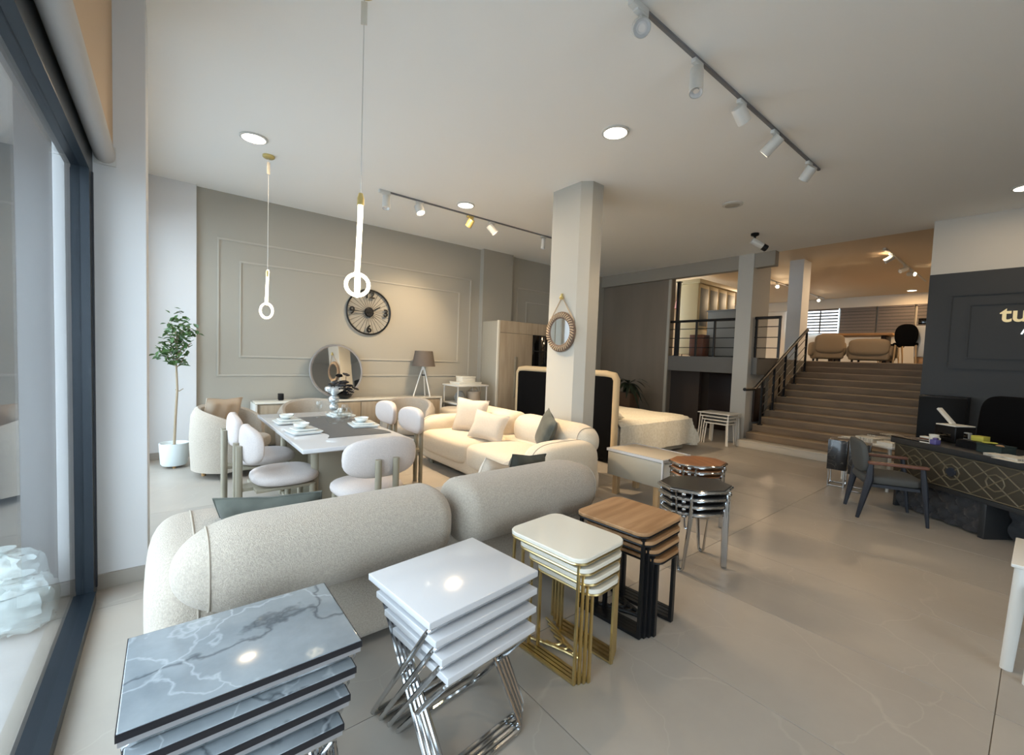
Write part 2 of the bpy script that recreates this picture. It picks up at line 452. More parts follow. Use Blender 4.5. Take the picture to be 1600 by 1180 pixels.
# window wall (X = -0.37): shop panes, bulkhead, piers
wl = MB().box(-.5, -.25, -3.2, 3.72, 2.66, CZ).box(-.5, -.25, 3.72, 7.4, 3.32, CZ).box(-.5, -.3, 3.62, 3.72, 0, 2.66).box(-.5, -.3, 7.0, 7.4, 0, 3.32).box(-.5, -.3, -3.2, .3, 0, 2.66)
struct('wall_left', wl, 'tan')
struct('column', MB().rbox(-.5, -.1, 3.52, 3.86, 0, CZ, .008, 1), 'pil', label='pale grey pier between the two shop windows').name = 'column'
struct('trim_1', B(-.36, -.085, 3.50, 3.87, 0, .09), 'base', label='stone skirting round the pier beside the shop window')
def shop_window(name, y0, y1, label, zt=2.66):
    w = tag(link(name, None), kind='structure'); w['label'] = label; w.location = (-.37, y0, 0)
    for nm, b in (('frame', B(-.43, -.335, y1-.15, y1, 0, zt)), ('frame', B(-.43, -.335, y0, y0+.1, 0, zt)),
                  ('frame', B(-.43, -.335, y0+.1, y1-.15, zt-.21, zt)), ('frame', B(-.43, -.325, y0+.1, y1-.15, 0, .06))):
        f = wpart(nm, b, 'frame', w)
    wpart('glazing_bead', MB().box(-.333, -.325, y1-.09, y1-.07, .06, zt-.21), 'slateb', w)
    wpart('pane', B(-.377, -.371, y0+.1, y1-.15, .06, zt-.21), 'glass', w)
    return w
shop_window('window_1', .3, 3.50, 'tall blue-black framed shop window nearest the camera')
shop_window('window_2', 3.88, 6.98, 'blue-black framed shop window beyond the pale pier', 3.32)
# pavement outside; dark fin added to block bright sky behind the pane
struct('ground', B(-9, -.5, -8, 12, -.3, -.03), 'pave', label='grey pavement outside the shop window')
struct('sky_blocking_fin', B(-1.0, -.5, 3.75, 3.86, -.03, 4.2), 'sky_fin', label='dark fin added outside the shop window to block bright sky')
# clock wall
struct('wall_back', B(-.5, 8.95, 7.2, 7.4, 0, CZ), 'wall')
struct('column.001', B(-.3, .30, 7.14, 7.2, 0, CZ), 'pil', label='shallow pilaster behind the potted tree')
struct('column.002', B(4.88, 5.62, 7.08, 7.2, 0, CZ), 'wall', label='shallow pilaster behind the wardrobe')
def moulding(name, axis, c, a0, a1, z0, z1, mt, w=.028, d=.016, sg=-1, label=None):
    """rectangular picture-frame moulding on a wall plane; axis 'y': plane y=c, 'x': plane x=c"""
    mb = MB()
    for (p0, p1, q0, q1) in ((a0, a1, z1-w, z1), (a0, a1, z0, z0+w), (a0, a0+w, z0+w, z1-w), (a1-w, a1, z0+w, z1-w)):
        lo, hi = sorted((c, c+sg*d))
        for k, (e, dd) in enumerate(((0, .6), (w*.28, 1))):
            lo, hi = sorted((c, c+sg*d*dd))
            if axis == 'y': mb.box(p0+e, p1-e, lo, hi, q0+e, q1-e)
            else: mb.box(lo, hi, p0+e, p1-e, q0+e, q1-e)
    return struct(name, mb, mt, label=label)
moulding('trim_2', 'y', 7.2, .53, 4.68, 1.08, 2.99, 'trim', label='outer picture-frame moulding on the clock wall')
moulding('trim_3', 'y', 7.2, .79, 4.42, 1.35, 2.71, 'trim', label='inner picture-frame moulding on the clock wall')
moulding('trim_4', 'y', 7.2, 5.85, 8.5, 1.08, 2.99, 'trim', label='outer moulding on the wall beyond the wardrobe')
moulding('trim_5', 'y', 7.2, 6.11, 8.24, 1.35, 2.71, 'trim', label='inner moulding on the wall beyond the wardrobe')
struct('baseboard_back', B(.30, 4.88, 7.185, 7.2, 0, .09), 'base')
struct('baseboard_left', B(-.3, .30, 7.12, 7.14, 0, .09), 'base')
# free columns
struct('column.003', MB().prism([(3.83, 3.58), (3.93, 3.48), (4.12, 3.48), (4.12, 4.05), (3.83, 4.05)], 0, CZ), 'column', label='white chamfered column behind the long sofa')
struct('column.004', MB().box(8.6, 9.4, 3.55, 3.83, 0, CZ), 'pier', label='white pier at the foot of the stairs')
struct('column.005', B(11.0, 11.46, 3.49, 3.77, UZ, UC), 'pil', label='grey column at the head of the stairs')
# taupe partition beside the stairs, slab edge and rooms beyond
struct('wall_partition', B(8.72, 8.95, 5.34, 7.2, 0, CZ), 'part')
struct('trim_6', B(8.70, 8.74, 5.30, 5.36, 0, CZ), 'trim', label='pale corner strip on the taupe partition')
struct('floor_upper', MB().box(8.75, 11.44, 3.45, 7.2, 1.33, UZ).box(11.44, UX+.2, -1.4, 9.4, 1.33, UZ), 'slab', label='upper sales floor slab')
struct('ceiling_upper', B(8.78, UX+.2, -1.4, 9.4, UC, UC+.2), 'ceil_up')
struct('beam', MB().box(8.62, 8.78, 3.2, 7.2, 3.34, CZ).box(8.6, 8.78, 3.2, 7.2, CZ+.25, UC+.1).box(8.6, 8.78, -1.4, 3.2, CZ+.25, UC+.1), 'beam', label='dropped beam over the upper floor railing')
struct('wall_upper_back', B(8.95, UX, 9.2, 9.4, 0, UC), 'white_wall')
struct('wall_upper_far', MB().box(UX, UX+.2, -1.4, 9.4, UZ, 2.72).box(UX, UX+.2, -1.4, 9.4, 3.60, UC).box(UX, UX+.2, -1.4, 4.56, 2.72, 3.6).box(UX, UX+.2, 6.05, 9.4, 2.72, 3.6), 'white_wall')
struct('trim_7', B(UX-.12, UX, -1.4, 9.2, 3.56, UC), 'white_wall', label='cornice box above the upstairs blinds')
struct('wall_under_slab', MB().box(9.5, 9.6, 4.95, 7.2, 0, 1.33).box(9.9, 10.0, 3.46, 5.6, 0, 1.33), 'brownw2', label='brown wall under the upper floor slab')
struct('wall_stair_side', B(9.4, 11.44, 3.46, 3.54, 0, 1.33), 'part')
struct('door_1', RB(9.84, 9.9, 3.95, 4.9, 0, 1.28, .01, 1), 'brownwood', label='dark doorway leaf under the upper floor')
# sign wall and rear
struct('wall_right', MB().box(8.4, 8.6, -3.2, 1.1, 0, CZ), 'white_wall')
struct('wall_sign', B(8.37, 8.4, -3.0, 1.1, 0, 2.86), 'dark', label='charcoal panelled wall carrying the shop sign')
struct('wall_stair', B(8.6, 11.44, .95, 1.1, 0, UC), 'dark')
struct('wall_upper_right', B(8.6, UX, -1.6, -1.4, 0, UC), 'white_wall')
moulding('trim_8', 'x', 8.37, -1.9, .885, 1.55, 2.57, 'dark', w=.035, d=.02, label='outer moulding on the charcoal sign wall')
moulding('trim_9', 'x', 8.37, -1.7, .70, 1.69, 2.43, 'dark', w=.03, d=.02, label='inner moulding on the charcoal sign wall')
struct('wall_rear', MB().box(2.4, 8.6, -3.4, -3.2, 0, CZ).box(-.5, 2.4, -3.4, -3.2, 2.7, CZ).box(-.5, -.2, -3.4, -3.2, 0, 2.7), 'white_wall')
struct('ground.001', B(-9, 14, -12, -3.2, -.3, -.03), 'pave', label='grey pavement before the added rear opening')
w3 = tag(link('window_fill', None, None, (0, -3.3, 0)), 'unseen glazed opening added behind the camera for fill daylight', kind='structure')  # out of view, added and widened to bring in fill daylight
for k in range(4): wpart('frame', B(-.2+.84*k, -.12+.84*k, -3.33, -3.27, 0, 2.7), 'frame', w3)
wpart('pane', B(-.12, 2.35, -3.303, -3.297, .03, 2.68), 'glass', w3)

# bulkhead roller blind
t = thing('roller_blind', 'grey rolled-up blind above the shop window frame', 'blind', (-.283, 1.9, 2.585))
mb = MB().tube([(-.283, .32, 2.585), (-.283, 3.49, 2.585)], .048, 20); wpart('roll', mb, 'blind', t)
wpart('end_bracket', B(-.33, -.235, 3.492, 3.504, 2.53, 2.64), 'fit', t)

# ------------------------------------------------------------------ staircase
st = thing('staircase', 'brown stone staircase rising to the upper sales floor', 'stairs', (8.2, 2.3, 0))
NR, TD, RH = 13, .27, UZ/13
for k in range(NR-1):
    x0 = 8.2+TD*k; z1 = RH*(k+1); ys = 3.50 if k == 0 else 3.45
    s_ = wpart('step', RB(x0-.012, 11.44 if k else 8.62, 1.104, ys, RH*k-.012 if k else .001, z1-.021, .004, 1), 'pale' if k == 0 else 'stone', st, label='pale bottom step' if k == 0 else None)
    wpart('nosing', RB(x0-.019, x0+TD+.02, 1.104, ys, z1-.022, z1, .006, 1), 'pale' if k == 0 else 'nosing', s_)
s_ = wpart('step', B(11.40, 11.439, 1.1, 3.45, RH*12, UZ-.024), 'stone', st)
wpart('nosing', RB(11.38, 11.6, 1.1, 3.46, UZ-.022, UZ+.004, .006, 1), 'nosing', s_)
# stair rail
rl = thing('stair_railing', 'black metal stair railing with round handrail', 'railing', (8.2, 3.33, 0))
def rz_(x): return 1.07+.492*max(0, x-8.42)
yr = 3.33
wpart('handrail', MB().tube([(8.0, yr, 1.07), (8.42, yr, 1.07), (8.7, yr, rz_(8.7)), (10.98, yr, rz_(10.98))], .03, 10), 'blackm', rl)
for k in range(4):
    d = .17*(k+1); wpart('rail_bar', MB().tube([(8.72, yr, rz_(8.72)-d), (10.95, yr, rz_(10.95)-d)], .008, 6), 'blackm', rl)
for k, xx in enumerate((8.75, 9.29, 9.83, 10.37, 10.95)):
    n_ = int((xx-8.2+.02)/TD)+1
    p = wpart('post', MB().tube([(xx, yr, RH*n_), (xx, yr, rz_(xx))], .022, 8), 'blackm', rl)
    wpart('post_foot', MB().lathe([(.05, RH*n_), (.05, RH*n_+.012), (.03, RH*n_+.02)], 14, TR((xx, yr, 0))), 'blackm', p)
solo('wood_panel', RB(0, .5, 0, .03, 0, .66, .006, 1), 'brownwood', 'dark brown wooden panel leaning on the pier behind the stair railing', 'panel', (8.9, 3.515, .40))
# gallery rail
gr = thing('gallery_railing', 'black bar railing along the edge of the upper floor', 'railing', (8.82, 4.4, UZ))
wpart('handrail', MB().tube([(8.82, 3.1, 2.41), (8.82, 5.36, 2.41)], .028, 10), 'blackm', gr)
for k in range(4):
    z = 2.41-.2*(k+1)+.03; wpart('rail_bar', MB().tube([(8.82, 3.1, z), (8.82, 5.36, z)], .009, 6), 'blackm', gr)
for y in (5.13, 4.72, 4.33, 3.52, 3.12):
    wpart('post', B(8.8, 8.84, y-.018, y+.018, 1.652, 2.40), 'blackm', gr)

# ------------------------------------------------------------------ ceiling fittings
DL = [(.68, 5.13, 'round lit downlight above the hanging lamp by the clock wall', 7), (3.23, 2.62, 'round lit downlight nearest the white column and camera', 13),
      (3.27, 5.24, 'round lit downlight beside the spotlight track by the clock wall', 36), (7.5, .25, 'round lit downlight in front of the sign wall', 5),
      (3.23, .07, 'unseen fill downlight added over the floor before the near spotlight track', 14), (5.78, .07, 'unseen fill downlight added over the visitor chair', 3)]  # these two are out of view, added for fill on the downlight grid
for x, y, lb, pw in DL:
    t = thing('downlight', lb, 'ceiling light', (x, y, CZ), group='round downlights in the ceiling')
    part('rim', MB().ring([(.105, -.001), (.125, -.001), (.125, -.012), (.105, -.016)], 32), 'fit', t)
    part('diffuser', MB().lathe([(.106, -.002), (.106, -.013)], 32), 'led', t)
    lamp('AREA', 'downlight_or_fill', (x, y, CZ-.03), (x, y, 0), pw, size=.2)
t = thing('smoke_detector', 'flat round grey unlit fitting on the ceiling before the stairs', 'detector', (5.8, 2.71, CZ))
part('rim', MB().ring([(.09, 0), (.125, 0), (.125, -.012), (.09, -.02)], 28), 'fit', t)
part('cover', MB().lathe([(.088, 0), (.088, -.014), (.03, -.022)], 28), 'trim', t)
t = thing('security_camera', 'white bullet security camera on a black bracket under the ceiling', 'camera', (7.33, 3.04, CZ))
part('bracket', MB().lathe([(.06, 0), (.06, -.03), (.03, -.045)], 18).tube([(0, 0, -.04), (0, 0, -.10), (.02, -.03, -.14)], .018, 8), 'blackp', t)
T = Matrix.Translation((.03, -.05, -.17)) @ Vector((.55, -.62, -.5)).to_track_quat('Z', 'Y').to_matrix().to_4x4()
part('housing', MB().lathe([(.045, -.12), (.05, -.1), (.05, .09), (.045, .1)], 18, T), 'white', t)
part('lens_cap', MB().lathe([(.052, .07), (.052, .14), (.04, .15)], 18, T), 'blackp', t)

def track_light(name, label, x0, x1, y):
    t = thing(name, label, 'track', ((x0+x1)/2, y, CZ))
    wpart('rail', MB().box(x0, x1, y-.012, y+.012, CZ-.018, CZ), 'track', t)
    wpart('end_feed', RB(x0-.05, x0+.10, y-.022, y+.022, CZ-.04, CZ, .004, 1), 'fit', t)
    return t
track_light('spotlight_track', 'grey spotlight track crossing the ceiling nearest the camera', 2.15, 5.4, 1.635)
track_light('spotlight_track', 'grey spotlight track along the ceiling by the clock wall', 2.19, 5.45, 5.55)
def spot(x, y, aim, label, lit=0, mt='fit', L=.17, r=.048, power=0, group=None, box=False, z=CZ, ang=70):
    """track spotlight: adapter, stem, tilting can with reflector"""
    t = thing('spotlight', label, 'spotlight', (x, y, z-.022), group=group)
    part('adapter', RB(-.055, .055, -.018, .018, -.03, 0, .004, 1), mt, t)
    part('stem', MB().tube([(0, 0, -.03), (0, 0, -.075)], .010, 8), mt, t)
    d = (Vector(aim)-Vector((x, y, z-.1))).normalized()
    T = Matrix.Translation((0, 0, -.10)) @ d.to_track_quat('Z', 'Y').to_matrix().to_4x4() @ Matrix.Translation((0, 0, -.04))
    n = 24
    prof = [(r*.9, -.02), (r, -.012), (r, L), (r*.93, L), (r*.93, L-.012)]
    c = part('can', MB().lathe(prof, n, T, cap='start'), mt, t)
    part('reflector', MB().lathe([(r*.90, L-.006), (r*.6, L-.035), (.005, L-.04)], n, T, cap=False), 'lensoff', c)
    part('bulb', MB().lathe([(r*(.82 if lit else .4), L-.030), (r*(.82 if lit else .4), L-.016)], n, T), 'lens' if lit else 'lensoff', c)
    if power:
        p = Vector((x, y, z-.122)) + d*(L+.03)
        lamp('SPOT', 'spotlight_beam', p, p+d, power, size=.04, spot=ang, blend=.9)
    return t
G2 = 'spotlights on the track nearest the camera'
spot(2.2, 1.635, (1.6, 1.1, 2.9), 'spotlight showing its ribbed reflector at the near end of the track', L=.18, r=.05, group=G2)
spot(2.86, 1.635, (2.55, 1.45, 2.6), 'long white spotlight second along the near track, tilted to the window', L=.2, r=.045, group=G2)
spot(3.55, 1.635, (4.2, 1.5, 2.9), 'short white spotlight third along the near track, tilted to the stairs', L=.11, r=.052, group=G2, power=3)
spot(4.22, 1.635, (4.15, 3.45, 1.9), 'lit white spotlight fourth along the near track', 1, L=.15, r=.048, group=G2, power=55, ang=44)
spot(5.1, 1.635, (6.15, 4.25, .6), 'short white spotlight at the stairs end of the near track', 1, L=.12, r=.05, group=G2, power=320, ang=30)
G1 = 'spotlights on the track by the clock wall'
spot(2.24, 5.55, (2.1, 5.2, 2.4), 'unlit white spotlight at the window end of the clock wall track', L=.16, group=G1)
spot(2.72, 5.55, (3.25, 4.3, .5), 'lit white spotlight second along the clock wall track, facing the camera', 1, L=.10, r=.06, group=G1, power=440, ang=80)
spot(3.55, 5.55, (3.2, 7.2, 1.6), 'gold coloured spotlight in the middle of the clock wall track', mt='goldfit', L=.10, r=.05, group=G1, power=140)  # gold finish stands for yellow light falling on it from another lamp
spot(3.95, 5.55, (6.3, 4.35, .6), 'lit white spotlight beyond the gold-tinted one on the clock wall track', 1, L=.13, r=.055, group=G1, power=330, ang=40)
spot(5.05, 5.55, (5.05, 5.6, 2.4), 'small white spotlight beside the column on the clock wall track', L=.15, r=.035, group=G1)

def pendant(x, y, zb, zt, ring, label, rz):
    t = thing('pendant_lamp', label, 'pendant lamp', (x, y, CZ), rz)
    part('canopy', MB().lathe([(.06, 0), (.06, -.018), (.05, -.026), (.012, -.03)], 24), 'goldfit', t)
    part('tag', RB(-.018, .018, -.003, .003, -.2, -.07, .001, 1), 'paper2', t)
    part('cord', MB().tube([(0, 0, -.03), (0, 0, zt-CZ+.05)], .0028, 6), 'fit', t)
    part('holder', MB().lathe([(.012, zt-CZ+.06), (.02, zt-CZ+.03), (.02, zt-CZ-.01)], 14), 'goldfit', t)
    # glowing silicone tube: straight drop, then two crossed loops
    r = .0155; p = [(0, 0, zt-CZ)]; zc = zb-CZ+ring
    p += [(.0, 0, zc+ring+.35), (-.008, 0, zc+ring+.1), (-.012, 0, zc+ring)]
    for i in range(1, 25):
        a = pi/2+2*pi*i/24; p.append((cos(a)*ring-.010, cos(a)*ring*.15, zc+sin(a)*ring))
    for i in range(1, 25):
        a = pi/2-2*pi*i/24; p.append((cos(a)*ring*.30-.010, -cos(a)*ring*.95, zc+sin(a)*ring*1.05))
    part('light_tube', MB().tube(p, [r]*4+[r*.72]*(len(p)-4), 10), 'tube', t)
    return t
pendant(.90, 2.62, 1.835, 2.38, .064, 'glowing tube pendant lamp on a long cord, nearest the camera', R(-30))
pendant(.87, 5.49, 1.835, 2.30, .078, 'glowing tube pendant lamp hanging before the clock wall by the potted tree', R(25))

# ================================================================== FURNITURE
def seam_x(c, h, e1, e2, xi, r=.004):
    """piping ring round a superellipsoid at the plane x = c.x + xi*h.x"""
    sp = lambda w, e: math.copysign(abs(w)**e, w)
    pm = math.acos(min(1, (abs(xi))**(1/e1)))*.995; A = []; Bk = []
    for i in range(25):
        p = -pm+2*pm*i/24; cp = max(1e-6, cos(p)**e1); q = min(1, abs(xi)/cp)
        sa = max(0, 1-q**(2/e2))**.5
        y = h[1]*cp*sp(sa, e2); z = h[2]*sp(sin(p), e1)
        A.append((c[0]+xi*h[0], c[1]+y*1.003, c[2]+z*1.003)); Bk.append((c[0]+xi*h[0], c[1]-y*1.003, c[2]+z*1.003))
    return MB().tube(A+Bk[::-1], r, 6, closed=True)
def sofa(label, loc, rz, cloth, L=2.55, group=None):
    t = thing('sofa', label, 'sofa', loc, rz, group); hl = L/2
    part('base', MB().rbox(-hl+.13, hl-.13, -.37, .47, .07, .30, .06, 3).rbox(-hl+.10, hl-.10, -.40, -.15, .05, .50, .07, 3), cloth, t)
    for s in (-1, 1):
        part('seat_cushion', MB().sq((s*.545*L/2.55, .16, .325), (.56*L/2.55, .38, .155), .42, .32, 36, 18), cloth, t)
        c = (s*(.612*L/2.55), -.36, .60); h = (.607*L/2.55, .20, .18)
        b = part('back_cushion', MB().bolster(c, h, *((.30, .13) if s < 0 else (.13, .30))), cloth, t)
        xe = c[0]+s*(h[0]-.12); k_ = .835
        part('piping', MB().tube([(xe, c[1]+h[1]*k_*math.copysign(abs(cos(a))**.75, cos(a)), c[2]+h[2]*k_*math.copysign(abs(sin(a))**.75, sin(a))) for a in [2*pi*i/40 for i in range(40)]], .004, 6, closed=True), 'seam', b)
        c = (s*(hl-.17), .03, .33); h = (.20, .46, .315)
        a = part('arm', MB().sq(c, h, .52, .62, 36, 22), cloth, t)
        part('piping', seam_x(c, h, .52, .62, s*.12), 'seam', a)
        part('corner_pad', MB().sq((s*(hl-.24), -.30, .20), (.24, .15, .16), .6, .6), cloth, t)
        for y in (-.3, .38): part('foot', MB().lathe([(.025, 0), (.035, .08)], 14, TR((s*(hl-.3), y, 0))), 'taupe', t)
    return t
sofa('cream boucle sofa with its rounded back to the nesting tables', (1.22, 2.44, 0), 0, 'boucle')
sofa('warm cream sofa with scatter cushions standing before the white column', (3.22, 4.22, 0), R(90), 'boucle2', 2.6)
def cushion(label, loc, rz, w, h, t, mt, lean=18, roll=0, wr=0, group=None):
    o = thing('cushion', label, 'cushion', loc, 0, group)
    T = TR((0, 0, h*.5*cos(R(lean))), rx=R(-lean), rz=rz) @ Matrix.Rotation(R(roll), 4, 'Y')
    c = part('cover', MB().pillow(w, h, t, T, 14, wr), mt, o)
    pts = []
    for k in range(4):
        for i in range(10):
            u = -1+2*i/10; a, b = ((u, -1), (1, u), (-u, 1), (-1, -u))[k]
            pts.append((w/2*a*(1-.10*(1-abs(b))**1.2*abs(a)**3), 0, h/2*b*(1-.10*(1-abs(a))**1.2*abs(b)**3)))
    part('edge_piping', MB().tube(pts, .004, 6, closed=True, T=T), mt, o)
    return o
cushion('grey green velvet cushion in the far corner of the warm cream sofa', (3.36, 5.10, .47), R(-80), .42, .40, .14, 'green', 14)
cushion('square beige cushion leaning in front of the green one on the warm cream sofa', (3.20, 4.84, .47), R(-52), .45, .45, .16, 'beige', 16, 4)
cushion('smaller beige cushion in the middle of the warm cream sofa', (3.10, 4.28, .465), R(-58), .46, .36, .15, 'beige', 26, 8)
cushion('grey green velvet cushion at the column end of the warm cream sofa', (3.30, 3.46, .47), R(-118), .44, .42, .14, 'green', 16, 14)
cushion('grey green velvet cushion showing above the back of the near sofa, window end', (.42, 2.44, .44), R(153), .50, .33, .13, 'green', 14, 3, .012)
cushion('beige cushion peeping over the column end of the near sofa back', (1.80, 2.40, .46), R(185), .36, .30, .13, 'beige', 12, -20)
cushion('grey green velvet cushion beside the beige one on the near sofa', (2.10, 2.42, .46), R(188), .40, .32, .13, 'green', 12, -8)

# ---- dining set
t = thing('dining_table', 'white topped dining table on a taupe pedestal, laid for four', 'table', (1.23, 4.45, 0))
part('tabletop', RB(-.45, .45, -1.03, 1.03, .715, .75, .008, 2), 'gloss', t)
part('apron', RB(-.36, .36, -.9, .9, .68, .714, .004, 1), 'taupe_d', t)
for s in (-1, 1):
    p = part('pedestal', RB(-.24, .24, s*.62-.03, s*.62+.03, .03, .68, .008, 1), 'taupe_d', t)
    for k in (-1, 1):
        part('edge_post', MB().tube([(k*.255, s*.62, .03), (k*.255, s*.62, .68)], .036, 14), 'taupe', p)
part('stretcher_panel', RB(-.03, .03, -.585, .585, .05, .679, .004, 1), 'taupe_d', t)
part('plinth', RB(-.32, .32, -.72, .72, 0, .028, .006, 1), 'taupe', t)
def make_chair(label, loc, rz, grp='dining chairs round the white table'):
    t = thing('dining_chair', label, 'chair', loc, rz, grp)
    part('seat', MB().sq((0, .0, .455), (.255, .25, .062), .75, .72, 32, 14), 'chairf', t)
    part('seat_frame', RB(-.19, .19, -.24, .19, .375, .40, .006, 1), 'taupe', t)
    mb = MB().sq((0, 0, 0), (.285, .05, .145), .7, .6, 36, 16)
    mb.v = [(x, y-.27+.55*x*x, z+.735) for x, y, z in mb.v]
    part('backrest', mb, 'chairf', t)
    for s in (-1, 1):
        part('leg', MB().tube([(s*.068, -.335, 0), (s*.068, -.335, .735)], .024, 12), 'taupe', t)
        part('leg', MB().tube([(s*.18, .17, 0), (s*.18, .17, .39)], .024, 12), 'taupe', t)
    part('back_bracket', MB().box(-.075, .075, -.34, -.235, .375, .40), 'taupe', t)
    return t
ch = make_chair('pale dining chair at the camera end of the white table', (1.21, 3.26, 0), R(4))
dup(ch, (.76, 3.93, 0), R(-88), 'pale dining chair on the window side of the table, nearer the camera')
dup(ch, (.74, 4.70, 0), R(-92), 'pale dining chair on the window side of the table, nearer the armchair')
dup(ch, (1.93, 4.50, 0), R(90), 'pale dining chair on the sofa side of the table, nearer the camera')
dup(ch, (1.93, 5.22, 0), R(90), 'pale dining chair on the sofa side of the table, nearer the clock wall')
# table setting
mb = MB(); n = 26
pts = []
for i in range(n+1): u = i/n; pts.append((1.06+.05*sin(u*12), 3.78+u*1.3))
for i in range(n+1): u = 1-i/n; pts.append((1.58+.05*sin(u*11+1), 3.78+u*1.3))
solo('table_runner', MB().prism(pts[::-1], .7505, .7535), 'runner', 'charcoal table runner with wavy edges on the white table', 'table runner')
def setting(x, y, lb, rz):
    p = solo('plate', MB().prism(rrect(-.12, .12, -.12, .12, .02), 0, .012, .003).prism(rrect(-.13, .13, -.13, .13, .02), .012, .022, .003), 'china',
             'large square white plate at the setting '+lb, 'plate', (x, y, .7545), rz, 'square dinner plates on the white table')
    solo('plate', MB().prism(rrect(-.08, .08, -.08, .08, .015), 0, .008, .002).prism(rrect(-.095, .095, -.095, .095, .018), .008, .018, .003), 'china',
         'small square white plate at the setting '+lb, 'plate', (x, y, .777), rz, 'small plates on the white table')
    solo('bowl', MB().lathe([(.03, 0), (.06, .02), (.068, .045), (.062, .045), (.05, .02), (.01, .012)], 22), 'china',
         'white china bowl at the setting '+lb, 'bowl', (x-.02, y, .7955), rz, 'bowls on the white table')
setting(.95, 4.13, 'on the window side nearer the camera', R(6))
setting(.95, 4.74, 'on the window side nearer the clock wall', R(2))
setting(1.53, 4.25, 'on the sofa side nearer the camera', R(-5))
setting(1.53, 4.98, 'on the sofa side nearer the clock wall', R(3))
t = thing('vase', 'stacked ball glass vase holding black flowers on the charcoal runner', 'vase', (1.32, 4.52, .754))
prof = [(.035, 0)]
for z0, r in ((.07, .075), (.17, .045), (.245, .055)):
    for i in range(1, 12): a = -pi/2+pi*i/12; prof.append((max(.018, r*cos(a)), z0+r*sin(a)))
part('body', MB().lathe(prof, 24), 'clear', t)
for z0, r in ((.17, .044), (.245, .050)): part('silver_ball', MB().sq((0, 0, z0), (r, r, r*.9), 1, 1, 20, 12), 'vglass', t)
part('neck', MB().lathe([(.02, .29), (.05, .315), (.085, .335), (.09, .36), (.08, .375), (.055, .37), (.03, .33)], 22), 'vglass', t)
rnd = random.Random(3)
for k in range(8):
    a = k*.8; q = (.06*cos(a)+.03, .06*sin(a), .36+.03*(k % 3))
    s_ = part('flower', MB().tube([(0, 0, .33), q], .004, 6), 'flower', t)
    mb = MB()
    for j in range(6): mb.sq((.018*cos(j*1.05), .018*sin(j*1.05), 0), (.022, .016, .010), 1, 1, 8, 6, TR(q, rz=j*1.05))
    part('petal', mb, 'flower', s_)
def glassware(lb, x, y, z=.754, s=1):
    t = thing('wine_glass', lb, 'glass', (x, y, z), group='stemmed glasses on the white table')
    part('bowl', MB().lathe([(.004*s, .085*s), (.03*s, .11*s), (.036*s, .14*s), (.030*s, .18*s), (.028*s, .18*s), (.034*s, .14*s), (.004*s, .09*s)], 20, cap=False), 'clear', t)
    part('stem', MB().lathe([(.032*s, 0), (.030*s, .004*s), (.004*s, .01*s), (.004*s, .087*s)], 16), 'clear', t)
glassware('stemmed wine glass standing beside the ball vase on the table', 1.46, 4.62)
glassware('stemmed wine glass behind the vase, toward the clock wall', 1.30, 4.98)
t = thing('jug', 'low round glass jug beside the ball vase on the table', 'jug', (1.50, 4.74, .754))
part('body', MB().lathe([(.05, 0), (.075, .03), (.08, .07), (.06, .11), (.055, .13), (.052, .13), (.057, .11), (.074, .07), (.07, .03)], 24), 'clear', t)
part('handle', MB().tube([(.055+.06*sin(i*pi/8)*.6, 0, .03+.09*i/8) for i in range(9)], .006, 8), 'clear', t)

# ---- armchairs
def armchair(label, loc, rz, cushion_=None, grp='rounded barrel armchairs along the clock wall'):
    t = thing('armchair', label, 'armchair', loc, rz, grp)
    mb = MB(); vs = []; fs = []; n = 34; A = R(128); Ro = .40; th = .13
    prof = [(-.5, 0), (-.5, .5), (-.46, .86), (-.25, .97), (0, 1), (.25, .97), (.46, .86), (.5, .5), (.5, 0)]
    for i in range(n+1):
        a = -A+2*A*i/n; f = abs(a)/A
        e = 1 if f < .9 else max(.25, (1-((f-.9)/.1)**2)**.5)
        top = .80-.17*f**2.2; z0 = .08
        for u, w in prof:
            r = Ro-th/2+u*th*e; r += (.03*sin(pi*min(1, w)))*(1 if u < 0 else .6)*(-1 if u > 0 else -1)*(-1)
            z = z0+(top-z0)*(w if e == 1 else .5+(w-.5)*(.6+.4*e))
            vs.append((r*sin(a), -r*cos(a), z))
    k = len(prof)
    for i in range(n):
        for j in range(k-1): fs.append((i*k+j, i*k+j+1, (i+1)*k+j+1, (i+1)*k+j))
        fs.append((i*k+k-1, i*k, (i+1)*k, (i+1)*k+k-1))
    fs.append(tuple(range(k))); fs.append(tuple(reversed(range(n*k, n*k+k))))
    part('shell', MB().add(vs, fs), 'boucle', t)
    part('seat_base', MB().sq((0, .03, .19), (.30, .34, .11), .35, .6, 30, 12), 'boucle', t)
    part('seat_cushion', MB().sq((0, .06, .37), (.275, .33, .085), .5, .6, 30, 14), 'boucle', t)
    for sx, sy in ((-1, -1), (1, -1), (-1, 1), (1, 1)):
        part('foot', MB().lathe([(.022, 0), (.03, .10)], 12, TR((sx*.2, sy*.2, 0))), 'cork', t)
    return t
armchair('cream barrel armchair with a tan cushion beside the potted tree', (.60, 6.05, 0), R(-125))
armchair('cream barrel armchair between the dining table and the round mirror', (1.52, 6.28, 0), R(160))
armchair('cream barrel armchair below the tripod lamp', (2.88, 6.08, 0), R(150))
cushion('tan crumpled cushion standing on the barrel armchair by the potted tree', (.50, 6.17, .455), R(215), .47, .44, .15, 'tanc', 14, -3, .018)

